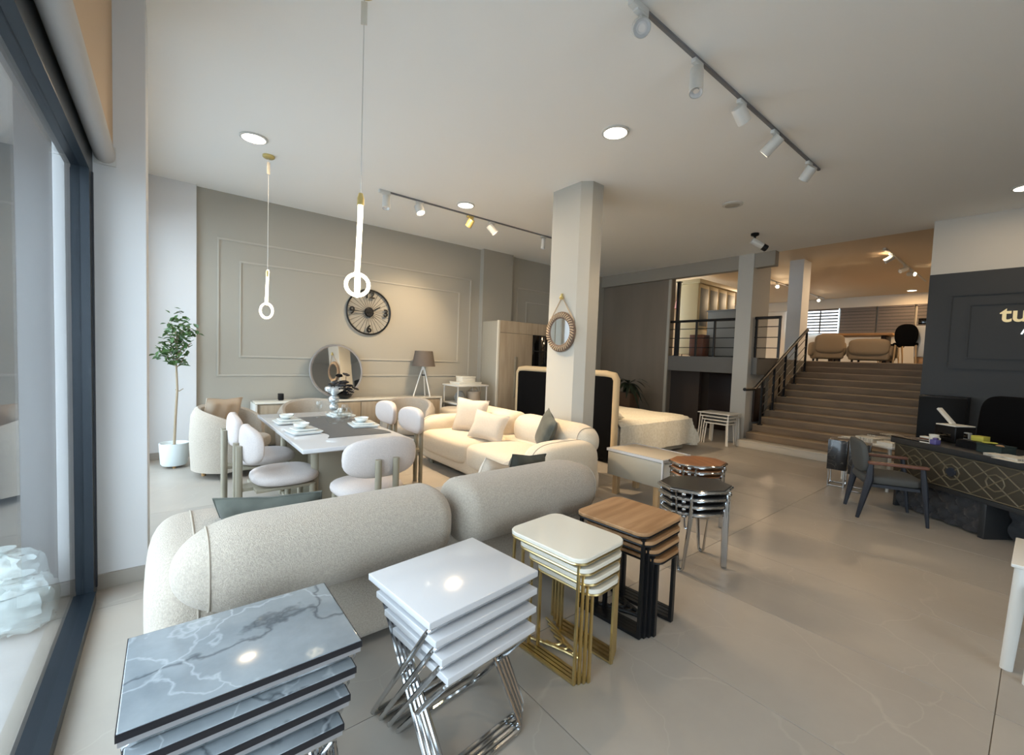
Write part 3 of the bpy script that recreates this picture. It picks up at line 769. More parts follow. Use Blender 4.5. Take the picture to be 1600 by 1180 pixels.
# ---- potted tree
t = thing('potted_tree', 'slender green tree in a white pot by the clock wall corner', 'plant', (.06, 6.62, 0))
part('pot', MB().lathe([(.12, .03), (.135, .05), (.15, .30), (.14, .30), (.13, .27)], 28), 'pot', t)
part('soil', MB().lathe([(.135, .26), (.0, .275)], 20), 'soil', t)
for k in range(3):
    a = 2*pi*k/3+.5; part('foot', MB().lathe([(.016, 0), (.02, .032)], 10, TR((.08*cos(a), .08*sin(a), 0))), 'cork', t)
tp = [(0, 0, .26), (.012, .01, .6), (.03, .0, .95), (.02, .02, 1.25), (.03, .02, 1.6)]
tk = part('trunk', MB().tube(tp, [.016, .014, .013, .011, .006], 8), 'bark', t)
rnd = random.Random(11)
leaf = MB()
def leafshape(mb, T, L, w):
    p = [(0, 0, 0), (w*.7, L*.35, .006), (w, L*.6, .004), (0, L, -.01), (-w, L*.6, .004), (-w*.7, L*.35, .006), (0, L*.5, -.006)]
    mb.add(p, [(0, 1, 6), (1, 2, 6), (2, 3, 6), (3, 4, 6), (4, 5, 6), (5, 0, 6)], T)
leafshape(leaf, None, .085, .022); leaf_me = leaf.me('leaf', M['leaf'])
cnt = 0
for c, rad, n in (((.06, -.02, 1.66), (.17, .16, .17), 120), ((-.02, .02, 1.44), (.17, .15, .15), 100), ((.03, 0, 1.86), (.08, .08, .10), 14), ((.06, 0, 1.28), (.12, .1, .08), 26)):
    for k in range(n):
        while True:
            q = [rnd.uniform(-1, 1) for _ in range(3)]
            if sum(v*v for v in q) < 1: break
        p = Vector(c)+Vector([q[i]*rad[i] for i in range(3)])
        o = link('leaf', leaf_me, t, p); o.rotation_euler = (rnd.uniform(-.9, .7), rnd.uniform(-.6, .6), rnd.uniform(0, 6.28)); s = rnd.uniform(.75, 1.25); o.scale = (s, s, s)
for k in range(22):
    z = rnd.uniform(1.2, 1.6); a = rnd.uniform(0, 6.28); r = rnd.uniform(.07, .16)
    part('branch', MB().tube([(.03, .02, z), (.03+r*cos(a), r*sin(a), z+rnd.uniform(.05, .2))], .004, 5), 'bark', t)
part('twig', MB().tube([(.012, .01, .95), (.05, .02, .93), (.09, .02, .96)], .005, 6), 'bark', t)

# ---- buffet along the clock wall and what stands on it
t = thing('buffet', 'long pale sideboard along the clock wall under the round mirror', 'sideboard', (2.38, 6.95, 0))
part('body', RB(-1.42, 1.42, -.20, .20, .14, .715, .005, 1), 'wdoor', t)
part('top', RB(-1.45, 1.45, -.225, .21, .716, .745, .006, 1), 'cream', t)
for s in (-1, 1): part('end_panel', RB(s*1.437-.015, s*1.437+.015, -.222, .205, .06, .715, .004, 1), 'white', t)
for k in range(4):
    x0 = -1.39+.695*k
    d = part('door', RB(x0+.006, x0+.689, -.218, -.201, .17, .70, .004, 1), 'wdoor', t)
    part('handle', RB(x0+(.62 if k % 2 == 0 else .04), x0+(.65 if k % 2 == 0 else .07), -.232, -.219, .34, .56, .003, 1), 'goldfit', d)
for sx in (-1.3, 1.3):
    for sy in (-.15, .15): part('leg', MB().lathe([(.016, 0), (.024, .14)], 10, TR((sx, sy, 0))), 'goldfit', t)
t = thing('round_mirror', 'large round silver-edged mirror leaning on the wall over the sideboard', 'mirror', (2.10, 7.05, .745), R(6))
T = TR((0, .0, .43), rx=R(90-7))
part('frame', MB().ring([(.385, -.014), (.42, -.014), (.428, .0), (.42, .014), (.40, .014), (.385, .008)], 64, T), 'silver', t)
part('mirror_glass', MB().lathe([(.40, .005), (.40, .010)], 64, T), 'mirror', t)
t = thing('small_speaker', 'small black cube standing on the sideboard beside the armchair', 'box', (1.28, 6.93, .745))
part('body', RB(-.035, .035, -.035, .035, .006, .10, .006, 1), 'blackp', t); part('foot', RB(-.028, .028, -.028, .028, 0, .006, .002, 1), 'blackm', t)
t = thing('flower_arrangement', 'black artificial flowers on the sideboard in front of the round mirror', 'flowers', (2.16, 6.88, .745))
part('bowl', MB().lathe([(.05, 0), (.11, .03), (.13, .07), (.12, .07), (.09, .035)], 22), 'blackp', t)
for k in range(16):
    a = k*2.4; r = .03+.011*k; q = (r*cos(a), r*.6*sin(a), .11+.05*(k % 4)+(.12 if k == 3 else 0))
    s_ = part('stem', MB().tube([(q[0]*.4, q[1]*.4, .05), q], .004, 5), 'flower', t); mb = MB()
    for j in range(5): mb.sq((.028*cos(j*1.26), .028*sin(j*1.26), .0), (.034, .022, .014), 1, 1, 8, 6, TR(q, rx=.4*sin(a), ry=.4*cos(a)))
    part('petal', mb, 'flower', s_)
t = thing('table_lamp', 'tripod lamp with a taupe drum shade at the end of the sideboard', 'lamp', (3.55, 6.93, .745))
part('shade', MB().lathe([(.205, .53), (.155, .80), (.150, .80), (.200, .53)], 36, cap=False), 'shade', t)
part('shade_ring', MB().lathe([(.02, .775), (.152, .785), (.152, .79), (.02, .785)], 30), 'shade', t)
part('socket', MB().lathe([(.03, .46), (.03, .54), (.02, .60)], 14), 'white', t)
for k in range(3):
    a = 2*pi*k/3-pi/2+.35; part('leg', MB().tube([(.012*cos(a), .012*sin(a), .53), (.17*cos(a), .17*sin(a), 0)], .011, 8), 'white', t)
part('joint', MB().lathe([(.03, .36), (.03, .38)], 12), 'blackm', t)

# ---- stand with boxes beyond the lamp
t = thing('display_stand', 'white metal two-tier stand holding boxes beside the wardrobe', 'stand', (4.33, 6.75, 0))
for sx in (-1, 1):
    for sy in (-1, 1): part('leg', MB().tube([(sx*.31, sy*.24, 0), (sx*.31, sy*.24, .93)], .012, 4), 'white', t)
part('shelf', RB(-.33, .33, -.26, .26, .60, .63, .004, 1), 'white', t); part('top', RB(-.34, .34, -.27, .27, .93, .955, .004, 1), 'white', t)
def sbox(lb, x, y, z, w, d, h, mt='cream'):
    o = thing('gift_box', lb, 'box', (x, y, z), group='boxes on the white stand')
    part('body', RB(-w, w, -d, d, 0, h*.7, .004, 1), mt, o); part('lid', RB(-w-.006, w+.006, -d-.006, d+.006, h*.7, h, .004, 1), mt, o)
sbox('flat cream box lying on top of the white two-tier stand', 4.33, 6.75, .956, .24, .17, .05)
sbox('cream box topmost on the white two-tier stand', 4.33, 6.75, 1.007, .14, .11, .10)
t = thing('handbag', 'beige basket with a loop handle on the lower tier of the white stand', 'basket', (4.45, 6.66, .63))
part('body', MB().lathe([(.11, 0), (.125, .02), (.13, .20), (.12, .20), (.115, .02)], 24), 'tanc', t)
part('handle', MB().tube([(.11*cos(pi*i/12), 0, .19+.08*sin(pi*i/12)) for i in range(13)], .006, 6), 'ropel', t)
t = thing('vase', 'grey-green pot vase on the lower tier of the white stand', 'vase', (4.16, 6.66, .63))
part('body', MB().lathe([(.05, 0), (.10, .05), (.11, .11), (.07, .18), (.045, .20), (.04, .20), (.06, .17)], 24), 'grey', t)
part('rim', MB().ring([(.046, .198), (.055, .205), (.046, .212)], 20), 'grey', t)
t = thing('pouf', 'pale round two-tier pouf between the lamp and the warm cream sofa', 'pouf', (3.78, 6.15, 0))
part('lower_pad', MB().sq((0, 0, .23), (.28, .28, .19), .3, 1, 30, 14), 'white', t); part('upper_pad', MB().sq((0, 0, .52), (.28, .28, .10), .4, 1, 30, 14), 'boucle2', t)
part('base', MB().lathe([(.20, 0), (.21, .05)], 24), 'blackm', t)

# ---- wall clock
t = thing('wall_clock', 'black open-work wall clock with big numerals on the panelled wall', 'clock', (2.64, 7.17, 2.16))
rx = R(90)
part('rim', MB().tube([(.37*cos(a), 0, .37*sin(a)) for a in [2*pi*i/56 for i in range(56)]], .014, 8, closed=True), 'blackm', t)
part('inner_ring', MB().tube([(.075*cos(a), 0, .075*sin(a)) for a in [2*pi*i/28 for i in range(28)]], .006, 6, closed=True), 'blackm', t)
part('hub', MB().lathe([(.066, -.02), (.066, .02)], 28, TR(rx=rx)), 'blackm', t)
for k in range(28):
    a = 2*pi*k/28; part('spoke', MB().tube([(.07*cos(a), 0, .07*sin(a)), (.36*cos(a), 0, .36*sin(a))], .0032, 5), 'blackm', t)
for s_, a in (('12', 90), ('3', 0), ('6', 270), ('9', 180)):
    text(s_, .175, .008, 'blackm', t, (.285*cos(R(a)), -.012, .285*sin(R(a))), (R(90), 0, 0), bold=.0035)
part('hour_hand', MB().tube([(-.03, -.024, -.02), (.21*cos(R(30)), -.024, .21*sin(R(30)))], .007, 4), 'blackm', t)
part('minute_hand', MB().tube([(.03, -.027, 0), (-.26, -.027, .005)], .005, 4), 'blackm', t)

# ---- wardrobe and bed
t = thing('wardrobe', 'tall wardrobe with a pale oak door and black glass doors by the clock wall', 'wardrobe', (5.75, 6.86, 0))
part('carcass', RB(-.84, .84, -.26, .26, 0, 2.18, .004, 1), 'wside', t)
part('edge_strip', RB(-.845, -.80, -.30, -.262, 0, 2.19, .003, 1), 'cream', t)
part('top_rail', RB(-.80, .84, -.295, -.262, 1.96, 2.19, .003, 1), 'wdoor', t)
d = part('door', RB(-.795, .04, -.295, -.262, .06, 1.955, .003, 1), 'wdoor', t)
part('handle', RB(-.42, -.36, -.325, -.296, .70, 1.50, .006, 1), 'taupe_d', d)
for k in range(2):
    d = part('door', RB(.045+.40*k, .44+.40*k, -.295, -.262, .06, 1.955, .003, 1), 'screen', t)
    part('muntin', RB(.05+.40*k, .435+.40*k, -.302, -.2955, 1.62, 1.64, .002, 1), 'blackm', d)
t = thing('bed', 'double bed with a cream bedspread and tall black-backed headboard', 'bed', (6.0, 4.7, 0))
part('headboard', RB(-1.06, -.98, -.87, 1.27, .05, 1.26, .01, 1), 'black', t)
mb = MB().tube([(-1.02, -.89, .05), (-1.02, -.89, 1.22), (-1.02, -.85, 1.28), (-1.02, -.7, 1.30), (-1.02, 1.1, 1.30), (-1.02, 1.25, 1.28), (-1.02, 1.29, 1.22), (-1.02, 1.29, .05)], .05, 10)
part('headboard_border', mb, 'border', t)
part('mattress', RB(-.97, 1.02, -.85, 1.15, .22, .56, .06, 2), 'white', t)
part('bed_base', RB(-.97, .98, -.83, 1.13, .03, .215, .01, 1), 'wside', t)
# bedspread draped over the sides and foot
nx, ny = 44, 50; vs = []; fs = []
def ease(d): return max(0, d)
for i in range(nx+1):
    for j in range(ny+1):
        u = -.90+2.5*i/nx; v = -1.34+2.98*j/ny
        x, y, z = u, v, .60
        ox = max(0, u-1.03); oy = max(0, -.86-v, v-1.16); s_ = -1 if v < 0 else 1
        if ox or oy:
            dpt = (ox**2+oy**2)**.5; fall = min(dpt, .53)
            x = min(u, 1.03)+min(ox, .06)+.014*sin(v*13)*min(1, ox*3); y = max(-.86, min(1.16, v))+s_*min(oy, .05)+s_*(.012*sin(u*11)+.006*sin(u*29))*min(1, oy*3)
            if ox and oy: x += .10*min(1, oy/.3)*min(1, ox/.3); y += s_*.08*min(1, oy/.3)*min(1, ox/.3)
            z = .60-max(ox, oy)*1.04 + .04*(1-math.exp(-dpt*20)) - .02
            z = max(z, .075)
        z += .008*sin(u*9+v*3)*sin(v*7)
        vs.append((x, y, z))
for i in range(nx):
    for j in range(ny): a = i*(ny+1)+j; fs.append((a, a+ny+1, a+ny+2, a+1))
part('bedspread', MB().add(vs, fs), 'quilt', t)
for s in (-.4, .6): part('pillow', MB().pillow(.6, .4, .16, TR((-.72, s, .68), rx=R(-75), rz=R(90))), 'quilt', t)

# ---- mirror on the column
t = thing('hanging_mirror', 'round rattan-rimmed mirror hanging by a cord on the white column', 'mirror', (3.83, 3.80, 1.83))
T = TR((-.025, 0, 0), ry=R(-90))
part('rim', MB().ring([(.165, -.012), (.20, -.02), (.245, -.012), (.25, .0), (.24, .012), (.20, .022), (.165, .01)], 48, T), 'rope', t)
mb = MB()
for k in range(40):
    a = 2*pi*k/40; mb.tube([(-.044, .185*cos(a), .185*sin(a)), (-.048, .21*cos(a+.05), .21*sin(a+.05)), (-.040, .235*cos(a+.1), .235*sin(a+.1))], .008, 5)
part('rattan_wrap', mb, 'ropel', t, kind='stuff')
part('mirror_glass', MB().lathe([(.17, .004), (.17, .009)], 40, T), 'mirror', t)
for s in (-1, 1): part('cord', MB().tube([(-.02, s*.21, .13), (-.02, s*.01, .42)], .006, 6), 'ropel', t)
part('hook', MB().tube([(-.003, 0, .42), (-.04, 0, .42), (-.045, 0, .45)], .010, 8).lathe([(.02, -.0), (.03, .02), (.012, .05), (.018, .07)], 12, TR((-.03, 0, .40))), 'goldfit', t)

# ---- white bedside chest
t = thing('bedside_chest', 'low white bedside chest with a big drawer near the column', 'chest', (4.14, 2.70, 0))
part('body', RB(-.24, .24, -.33, .33, .27, .485, .004, 1), 'white', t)
part('top', RB(-.26, .26, -.35, .35, .486, .51, .004, 1), 'beigetop', t)
part('top_edge', MB().box(-.265, -.25, -.355, .355, .484, .513).box(.25, .265, -.355, .355, .484, .513).box(-.25, .25, -.355, -.34, .484, .513).box(-.25, .25, .34, .355, .484, .513), 'gloss', t)
part('drawer', RB(-.262, -.241, -.335, .335, .22, .48, .003, 1), 'wside', t)
part('corner_frame', RB(-.264, -.24, -.355, -.336, .21, .484, .003, 1), 'gloss', t)
for sx in (-1, 1):
    for sy in (-1, 1): part('leg', RB(sx*.19-.03, sx*.19+.03, sy*.26-.03, sy*.26+.03, 0, .27, .004, 1), 'beech', t)

# ================================================================== NESTING TABLES
ORD = ['topmost of its stack', 'second from the top of its stack', 'third from the top of its stack', 'lowest of its stack']
def loop(mb, pts, r, n=8):
    """rounded rectangular loop through four corner points"""
    P = []
    for i in range(4):
        c = Vector(pts[i]); a = (Vector(pts[i-1])-c).normalized(); b = (Vector(pts[(i+1) % 4])-c).normalized(); q = .03
        for k in range(4): u = k/3; P.append(c+a*q*(1-u)**2+b*q*u**2)
    return mb.tube(P, r, n, closed=True)
def nest_x(i, cx, cy, rz, w, d, z, th, mt, lb, what, edge=None):
    """nesting table on two crossed chrome loops"""
    t = thing('nesting_table', lb+', '+ORD[i], 'side table', (cx, cy, 0), rz, what)
    hw, hd = w/2, d/2
    part('tabletop', RB(-hw, hw, -hd, hd, z-th, z, .003, 2), mt, t)
    if edge:
        part('edge_band', MB().box(-hw-.002, hw+.002, -hd-.002, hd+.002, z-th*.96, z-.002), edge, t)
        part('frame_rim', MB().box(-hw+.002, hw-.002, -hd+.001, hd-.001, z-th-.014, z-th), 'silver', t)
    zt = z-th-(.022 if edge else .010)
    part('leg_loop', loop(MB(), [(-hw+.015, -hd+.02, zt), (hw-.015, -hd+.02, zt), (hw-.015, hd-.02, .011), (-hw+.015, hd-.02, .011)], .010), 'chrome', t)
    part('leg_loop', loop(MB(), [(-hw+.038, hd-.02, zt), (hw-.038, hd-.02, zt), (hw-.038, -hd+.02, .011), (-hw+.038, -hd+.02, .011)], .010), 'chrome', t)
    for s in (-1, 1): part('pivot', MB().tube([(s*(hw-.045), 0, zt/2+.005), (s*(hw-.008), 0, zt/2+.005)], .006, 8), 'chrome', t)
    return t
for i in range(4):
    x0, x1 = -.095+.012*i, .470-.026*i; y0, y1 = 1.285-.028*i, 1.70-.05*i
    nest_x(i, (x0+x1)/2, (y0+y1)/2, 0, x1-x0, y1-y0, .60-.056*i, .022, 'marble', 'grey marble-look nesting table with a black edge', 'grey marble nesting tables', 'black_edge')
for i in range(4):
    x0, x1 = .655+.014*i, 1.20-.024*i; y0, y1 = 1.262-.024*i, 1.70-.05*i
    nest_x(i, (x0+x1)/2, (y0+y1)/2, R(6), x1-x0, y1-y0, .60-.056*i, .026, 'gloss', 'white gloss nesting table on crossed chrome legs', 'white gloss nesting tables')
def nest_u(i, cx, cy, rz, w, d, z, th, mt, leg, lb, what, r, rim, ins, flat=0):
    """nesting table with rounded top on two end frames joined by bowed floor bars"""
    t = thing('nesting_table', lb+', '+ORD[i], 'side table', (cx, cy, 0), rz, what); hw, hd = w/2, d/2
    part('tabletop', MB().prism(rrect(-hw, hw, -hd, hd, .065, 7), z-th, z, .004), mt, t)
    part('top_rim', MB().tube([(p[0], p[1], z-th-.006) for p in rrect(-hw+.006, hw-.006, -hd+.006, hd-.006, .06, 6)], .006, 6, closed=True), rim, t)
    zt = z-th-.011; e = r
    for s in (-1, 1):
        x = s*(hw-ins)
        part('leg_frame', MB().tube([(x, -hd+.03, zt), (x, -hd+.03, e), (x, hd-.03, e), (x, hd-.03, zt)], r, 4), leg, t)
    yb = hd-.035
    part('floor_bar', MB().tube([((hw-ins-.06)*(-1+2*k/14), yb-.20*(1-(1-k/7)**2), e+.002) for k in range(15)], r*.8, 6), leg, t)
    return t
for i in range(4):
    x0, x1 = 1.405+.024*i, 1.800-.026*i; y0, y1 = 1.255-.012*i, 1.735-.045*i
    nest_u(i, (x0+x1)/2, (y0+y1)/2, R(5), x1-x0, y1-y0, .60-.05*i, .022, 'cream', 'gold', 'cream gloss nesting table on brass legs', 'cream and brass nesting tables', .008, 'gold', .03)
for i in range(4):
    x0, x1 = 1.925+.03*i, 2.385-.03*i; y0, y1 = 1.275-.014*i, 1.745-.045*i
    nest_u(i, (x0+x1)/2, (y0+y1)/2, R(5), x1-x0, y1-y0, .59-.05*i, .02, 'oak', 'blackm', 'oak-look nesting table on black legs', 'oak and black nesting tables', .013, 'blackm', .04)
def octo(rx, ry):
    o = []
    for k in range(8):
        a = pi/8+k*pi/4; o.append((rx*cos(a)*1.04, ry*sin(a)*1.04))
    return o
def nest_o(i, cx, cy, rz, z, mt, lb, what, rx, ry):
    t = thing('nesting_table', lb, 'side table', (cx, cy, 0), rz, what); s = 1-.035*i
    o = octo(rx*s, ry*s)
    part('tabletop', MB().prism(o, z-.034, z, .004), mt, t)
    part('chrome_band', MB().tube([(p[0]*1.012, p[1]*1.012, z-.018) for p in o], .011, 8, closed=True), 'chrome', t)
    for k in range(4):
        a = pi/4+k*pi/2; c, sn = cos(a), sin(a); px, py = rx*s*c*.98, ry*s*sn*.98; tx, ty = -sn*.055, c*.055
        q = [(px+tx, py+ty, z-.03), (px*1.03+tx*.3, py*1.03+ty*.3, .02), (px*1.035, py*1.035, .008), (px*1.03-tx*.3, py*1.03-ty*.3, .02), (px-tx, py-ty, z-.03)]
        part('hairpin_leg', MB().tube(q, .007, 8), 'chrome', t)
        part('leg_clip', MB().sq((px*1.01, py*1.01, z-.035), (.018, .018, .013), 1, 1, 10, 8), 'chrome', t)
    return t
for i in range(4): nest_o(i, 3.10, 1.60, R(-28), .60-.056*i, 'blackl', 'black topped octagonal nesting table with chrome hairpin legs, '+ORD[i], 'black octagonal nesting tables', .26, .20)
for i in range(3): nest_o(i, 3.86, 1.98, R(-28), .595-.056*i, 'oak_w', 'brown topped octagonal nesting table with chrome hairpin legs, '+(ORD[i] if i < 2 else ORD[3]), 'brown octagonal nesting tables', .25, .195)
def nest_w(i, cx, cy, w, d, z, lb, what, leg_r=.016, mt='white', apron=0, taper=1.0, rim=1):
    t = thing('nesting_table', lb, 'side table', (cx, cy, 0), 0, what)
    part('tabletop', RB(-w/2, w/2, -d/2, d/2, z-.018, z, .004, 2), mt, t)
    if apron: part('apron', MB().box(-w/2+.03, w/2-.03, -d/2+.025, d/2-.025, z-.018-apron, z-.018), mt, t)
    elif rim: part('rim', MB().tube([(sx*(w/2-.012), sy*(d/2-.012), z-.026) for sx, sy in ((-1, -1), (1, -1), (1, 1), (-1, 1))], .011, 6, closed=True), mt, t)
    for sx in (-1, 1):
        for sy in (-1, 1):
            part('leg', MB().tube([(sx*(w/2-.04), sy*(d/2-.04), z-.02), (sx*(w/2-.015), sy*(d/2-.015), 0)], [leg_r, leg_r*taper], 12), mt, t)
    return t
for i in range(4):
    nest_w(i, 8.20-.02*i, 3.84-.015*i, .50-.05*i, .60-.05*i, .585-.062*i, 'white metal nesting table by the stair pier, '+ORD[i], 'white metal nesting tables', leg_r=.011, rim=0)
nest_w(0, 3.60, -.25, .56, .60, .55, 'white side table with thick tapered legs at the picture edge, larger of the two', 'white tapered leg tables', .030, 'white', .09, .8)
nest_w(1, 3.455, -.275, .46, .50, .455, 'white side table with tapered legs nested under the larger one', 'white tapered leg tables', .027, 'white', .03, .8)

# ================================================================== RECEPTION
DZ = R(-126.87)
t = thing('reception_desk', 'dark reception desk with a carved band and tufted velvet base', 'desk', (6.33, .98, 0), DZ)
part('desktop', RB(-.03, 2.3, -.06, .72, .705, .765, .008, 2), 'desk', t)
part('carved_panel', RB(.0, 2.27, -.03, .02, .37, .70, .005, 1), 'carve', t)
part('lower_rail', RB(-.01, 2.28, -.035, .6, .325, .368, .004, 1), 'desk', t)
part('end_panel', RB(-.012, .03, .022, .68, .37, .70, .004, 1), 'desk', t)
mb = MB()
z0, z1 = .385, .685
for k in range(6):
    x0 = .05+.37*k; zc = (z0+z1)/2
    for a, b in (((x0, z0), (x0+.37, z1)), ((x0, z1), (x0+.37, z0)), ((x0+.185, z0), (x0+.37, zc)), ((x0+.185, z1), (x0+.37, zc)), ((x0, zc), (x0+.185, z0)), ((x0, zc), (x0+.185, z1))):
        mb.tube([(a[0], -.032, a[1]), (b[0], -.032, b[1])], .0065, 5)
    mb.tube([(x0+.185+.075*cos(j*pi/4), -.032, zc+.075*sin(j*pi/4)) for j in range(8)], .007, 5, closed=True)
for z in (z0-.008, z1+.008): mb.tube([(.0, -.032, z), (2.27, -.032, z)], .006, 5)
part('carved_relief', mb, 'carve2', t)
for k in range(3): part('medallion', MB().lathe([(.045, 0), (.04, .012)], 16, TR((.235+.74*k+.37, -.03, (z0+z1)/2), rx=R(90))), 'slateb', t)
def tufts(name, x0, x1, y, z0, z1, parent):
    nx, nz = 30, 14; vs = []; fs = []
    for i in range(nx+1):
        for j in range(nz+1):
            u, v = i/nx, j/nz; a, b = u*(x1-x0)/.16, v*(z1-z0)/.16
            dd = abs(sin((a+b)*pi/1)*sin((a-b)*pi/1))**.5
            vs.append((x0+(x1-x0)*u, y-.045*dd-.004, z0+(z1-z0)*v))
    for i in range(nx):
        for j in range(nz): a = i*(nz+1)+j; fs.append((a, a+nz+1, a+nz+2, a+1))
    b = part(name, MB().add(vs, fs).box(x0, x1, y, y+.06, z0, z1), 'tuft', parent)
    for i in range(1, int((x1-x0)/.16)+1):
        for j in range(0, 3):
            xx, zz = x0+.16*i-(.08 if j % 2 else 0), z0+.06+.09*j
            if xx < x1-.02: part('button', MB().sq((xx, y-.012, zz), (.014, .010, .014), 1, 1, 10, 6), 'blackp', b)
tufts('tufted_base', .03, .86, .05, .02, .324, t)
tufts('tufted_base', .92, 2.26, .24, .02, .324, t)
part('base_post', RB(.862, .915, -.02, .30, 0, .324, .004, 1), 'desk', t)
part('base_post', RB(-.005, .028, .0, .30, 0, .324, .004, 1), 'desk', t)
def D(x, y, z=.766):   # point on the desk
    c, s = cos(DZ), sin(DZ); return (6.33+x*c-y*s, .98+x*s+y*c, z)
t = thing('label_printer', 'black printer with a raised white lid on the near end of the desk', 'printer', D(.20, .40), DZ)
part('body', RB(-.10, .12, -.10, .12, 0, .17, .01, 2), 'blackp', t); part('top_tray', RB(-.08, .12, -.11, .11, .172, .185, .003, 1), 'paper2', t)
part('lid', RB(-.012, .012, -.025, .025, 0, .22, .004, 1, T=TR((-.02, .02, .185), ry=R(-46))), 'paper2', t)
part('front_slot', RB(-.06, .08, -.104, -.1005, .05, .09, .001, 1), 'screen', t)
for k in range(3):
    solo('note_pad', RB(-.05, .05, -.035, .035, 0, .016, .002, 1), ('paper2', 'armw', 'paper2')[k], ('pale pad at the bottom', 'brown pad in the middle', 'pale pad on top')[k]+' of the little stack before the printer', 'pad', D(.235, .09, .766+.0175*k), DZ+R(4*k))
solo('keyboard', RB(-.16, .16, -.05, .05, 0, .014, .004, 1), 'blackp', 'black keypad lying on the desk edge below the printer', 'keyboard', D(.13, .0), DZ+.05)
t = thing('cup', 'white cup on the dark desk next to the note pads', 'cup', D(.33, .06), DZ)
part('body', MB().lathe([(.026, 0), (.036, .01), (.04, .09), (.036, .09), (.03, .015)], 20), 'paper2', t); part('handle', MB().tube([(.037, 0, .07), (.06, 0, .06), (.06, 0, .035), (.036, 0, .025)], .005, 6), 'paper2', t)
solo('desk_gadget', MB().rbox(-.03, .03, -.03, .03, 0, .05, .008, 2).lathe([(.018, .05), (.022, .065), (.01, .07)], 14), 'purple', 'small purple gadget at the front edge of the desk', 'gadget', D(.41, -.01), DZ)
solo('pen', MB().tube([(-.07, 0, .006), (.06, 0, .006), (.075, 0, .006)], [.006, .006, .001], 8), 'paper2', 'pale pen lying before the white cup on the desk', 'pen', D(.36, -.03), DZ+.3)
t = thing('card_reader', 'small white card reader standing in front of the black cabinet', 'card reader', D(.40, .34), DZ)
part('body', RB(-.025, .025, -.02, .02, 0, .13, .006, 2), 'grey', t); part('screen', RB(-.02, .02, -.023, -.0205, .07, .12, .001, 1), 'screen', t)
t = thing('desk_organizer', 'black desk organizer carrying a yellow note block', 'organizer', D(.60, .24), DZ)
part('tray', MB().box(-.13, .13, -.10, .10, 0, .01).box(-.13, -.122, -.10, .10, .01, .07).box(.122, .13, -.10, .10, .01, .07).box(-.122, .122, .092, .10, .01, .07).box(-.122, .122, -.10, -.092, .01, .07).box(-.004, .004, -.09, .09, .01, .06), 'blackp', t)
part('lid', RB(-.12, .12, -.09, .09, .071, .078, .002, 1), 'blackm', t)
solo('note_block', MB().rbox(-.05, .05, -.04, .04, 0, .05, .002, 1).box(-.051, .051, -.041, .041, .02, .022), 'yellow', 'yellow note block on the black organizer', 'note block', D(.60, .24, .846), DZ+.1)
t = thing('storage_box', 'dark teal box of bits on the desk by the office chair', 'box', D(.80, .16), DZ)
part('body', MB().box(-.10, .10, -.07, .07, 0, .006).box(-.10, -.094, -.07, .07, .006, .075).box(.094, .10, -.07, .07, .006, .075).box(-.094, .094, -.07, -.064, .006, .075).box(-.094, .094, .064, .07, .006, .075), 'teal', t)
part('rim', MB().tube([(-.1, -.07, .077), (.1, -.07, .077), (.1, .07, .077), (-.1, .07, .077)], .005, 6, closed=True), 'teal', t)
solo('tape_roll', MB().lathe([(.022, -.012), (.04, -.012), (.04, .012), (.022, .012), (.022, -.012)], 22, TR((0, 0, .042), rx=R(90)), cap=False), 'orange', 'peach tape roll standing in the dark teal box', 'tape', D(.83, .16, .772), DZ)
solo('marker', MB().tube([(-.06, 0, 0), (.04, 0, .01), (.06, 0, .012)], [.008, .008, .005], 8, T=TR((0, 0, .085))), 'yellow', 'yellow marker lying across the dark teal box', 'pen', D(.75, .16, .766), DZ)
for k, (x, y, lb) in enumerate(((.99, .06, 'thick sheaf of papers at the front of the desk by the picture edge'), (1.10, .24, 'sheaf of papers behind the thick one on the desk'))):
    t = thing('paper_stack', lb, 'papers', D(x, y), DZ+.2*k, 'papers on the reception desk')
    part('sheets', MB().box(-.13, .13, -.09, .09, 0, .018), 'paper', t); part('top_sheet', MB().box(-.135, .125, -.088, .095, .0185, .020), 'paper2', t)
solo('sheet', MB().rbox(-.10, .10, -.05, .05, 0, .003, .001, 1), 'paper2', 'single white sheet at the front edge of the reception desk', 'paper', D(1.08, -.05-.0), DZ)
t = thing('bottle', 'red bottle with a pale cap on the desk at the picture edge', 'bottle', D(1.14, .40), DZ)
part('body', MB().lathe([(.035, 0), (.04, .01), (.04, .10), (.02, .13)], 18), 'red', t); part('cap', MB().lathe([(.024, .13), (.028, .14), (.026, .19), (.01, .2)], 16), 'paper2', t)
t = thing('office_chair', 'black high-backed office chair behind the reception desk', 'chair', (6.98, .34, 0), R(60))
part('seat', MB().sq((0, 0, .50), (.27, .27, .07), .5, .5), 'black', t)
mb = MB().sq((0, 0, 0), (.26, .06, .36), .45, .5, 30, 18); mb.v = [(x, y-.27+.4*x*x-.08*z, z+.90) for x, y, z in mb.v]
part('backrest', mb, 'black', t)
for s in (-1, 1): part('armrest', MB().tube([(s*.30, -.2, .52), (s*.31, -.2, .70), (s*.31, .15, .70), (s*.30, .15, .52)], .022, 8), 'blackp', t)
part('column', MB().lathe([(.03, .10), (.03, .45)], 14), 'blackm', t)
for k in range(5):
    a = 2*pi*k/5; l_ = part('leg', MB().tube([(0, 0, .11), (.28*cos(a), .28*sin(a), .07)], [.028, .018], 8), 'blackp', t)
    part('caster', MB().lathe([(.03, -.015), (.03, .015)], 12, TR((.28*cos(a), .28*sin(a), .03), rx=R(90), rz=a)), 'blackp', l_)
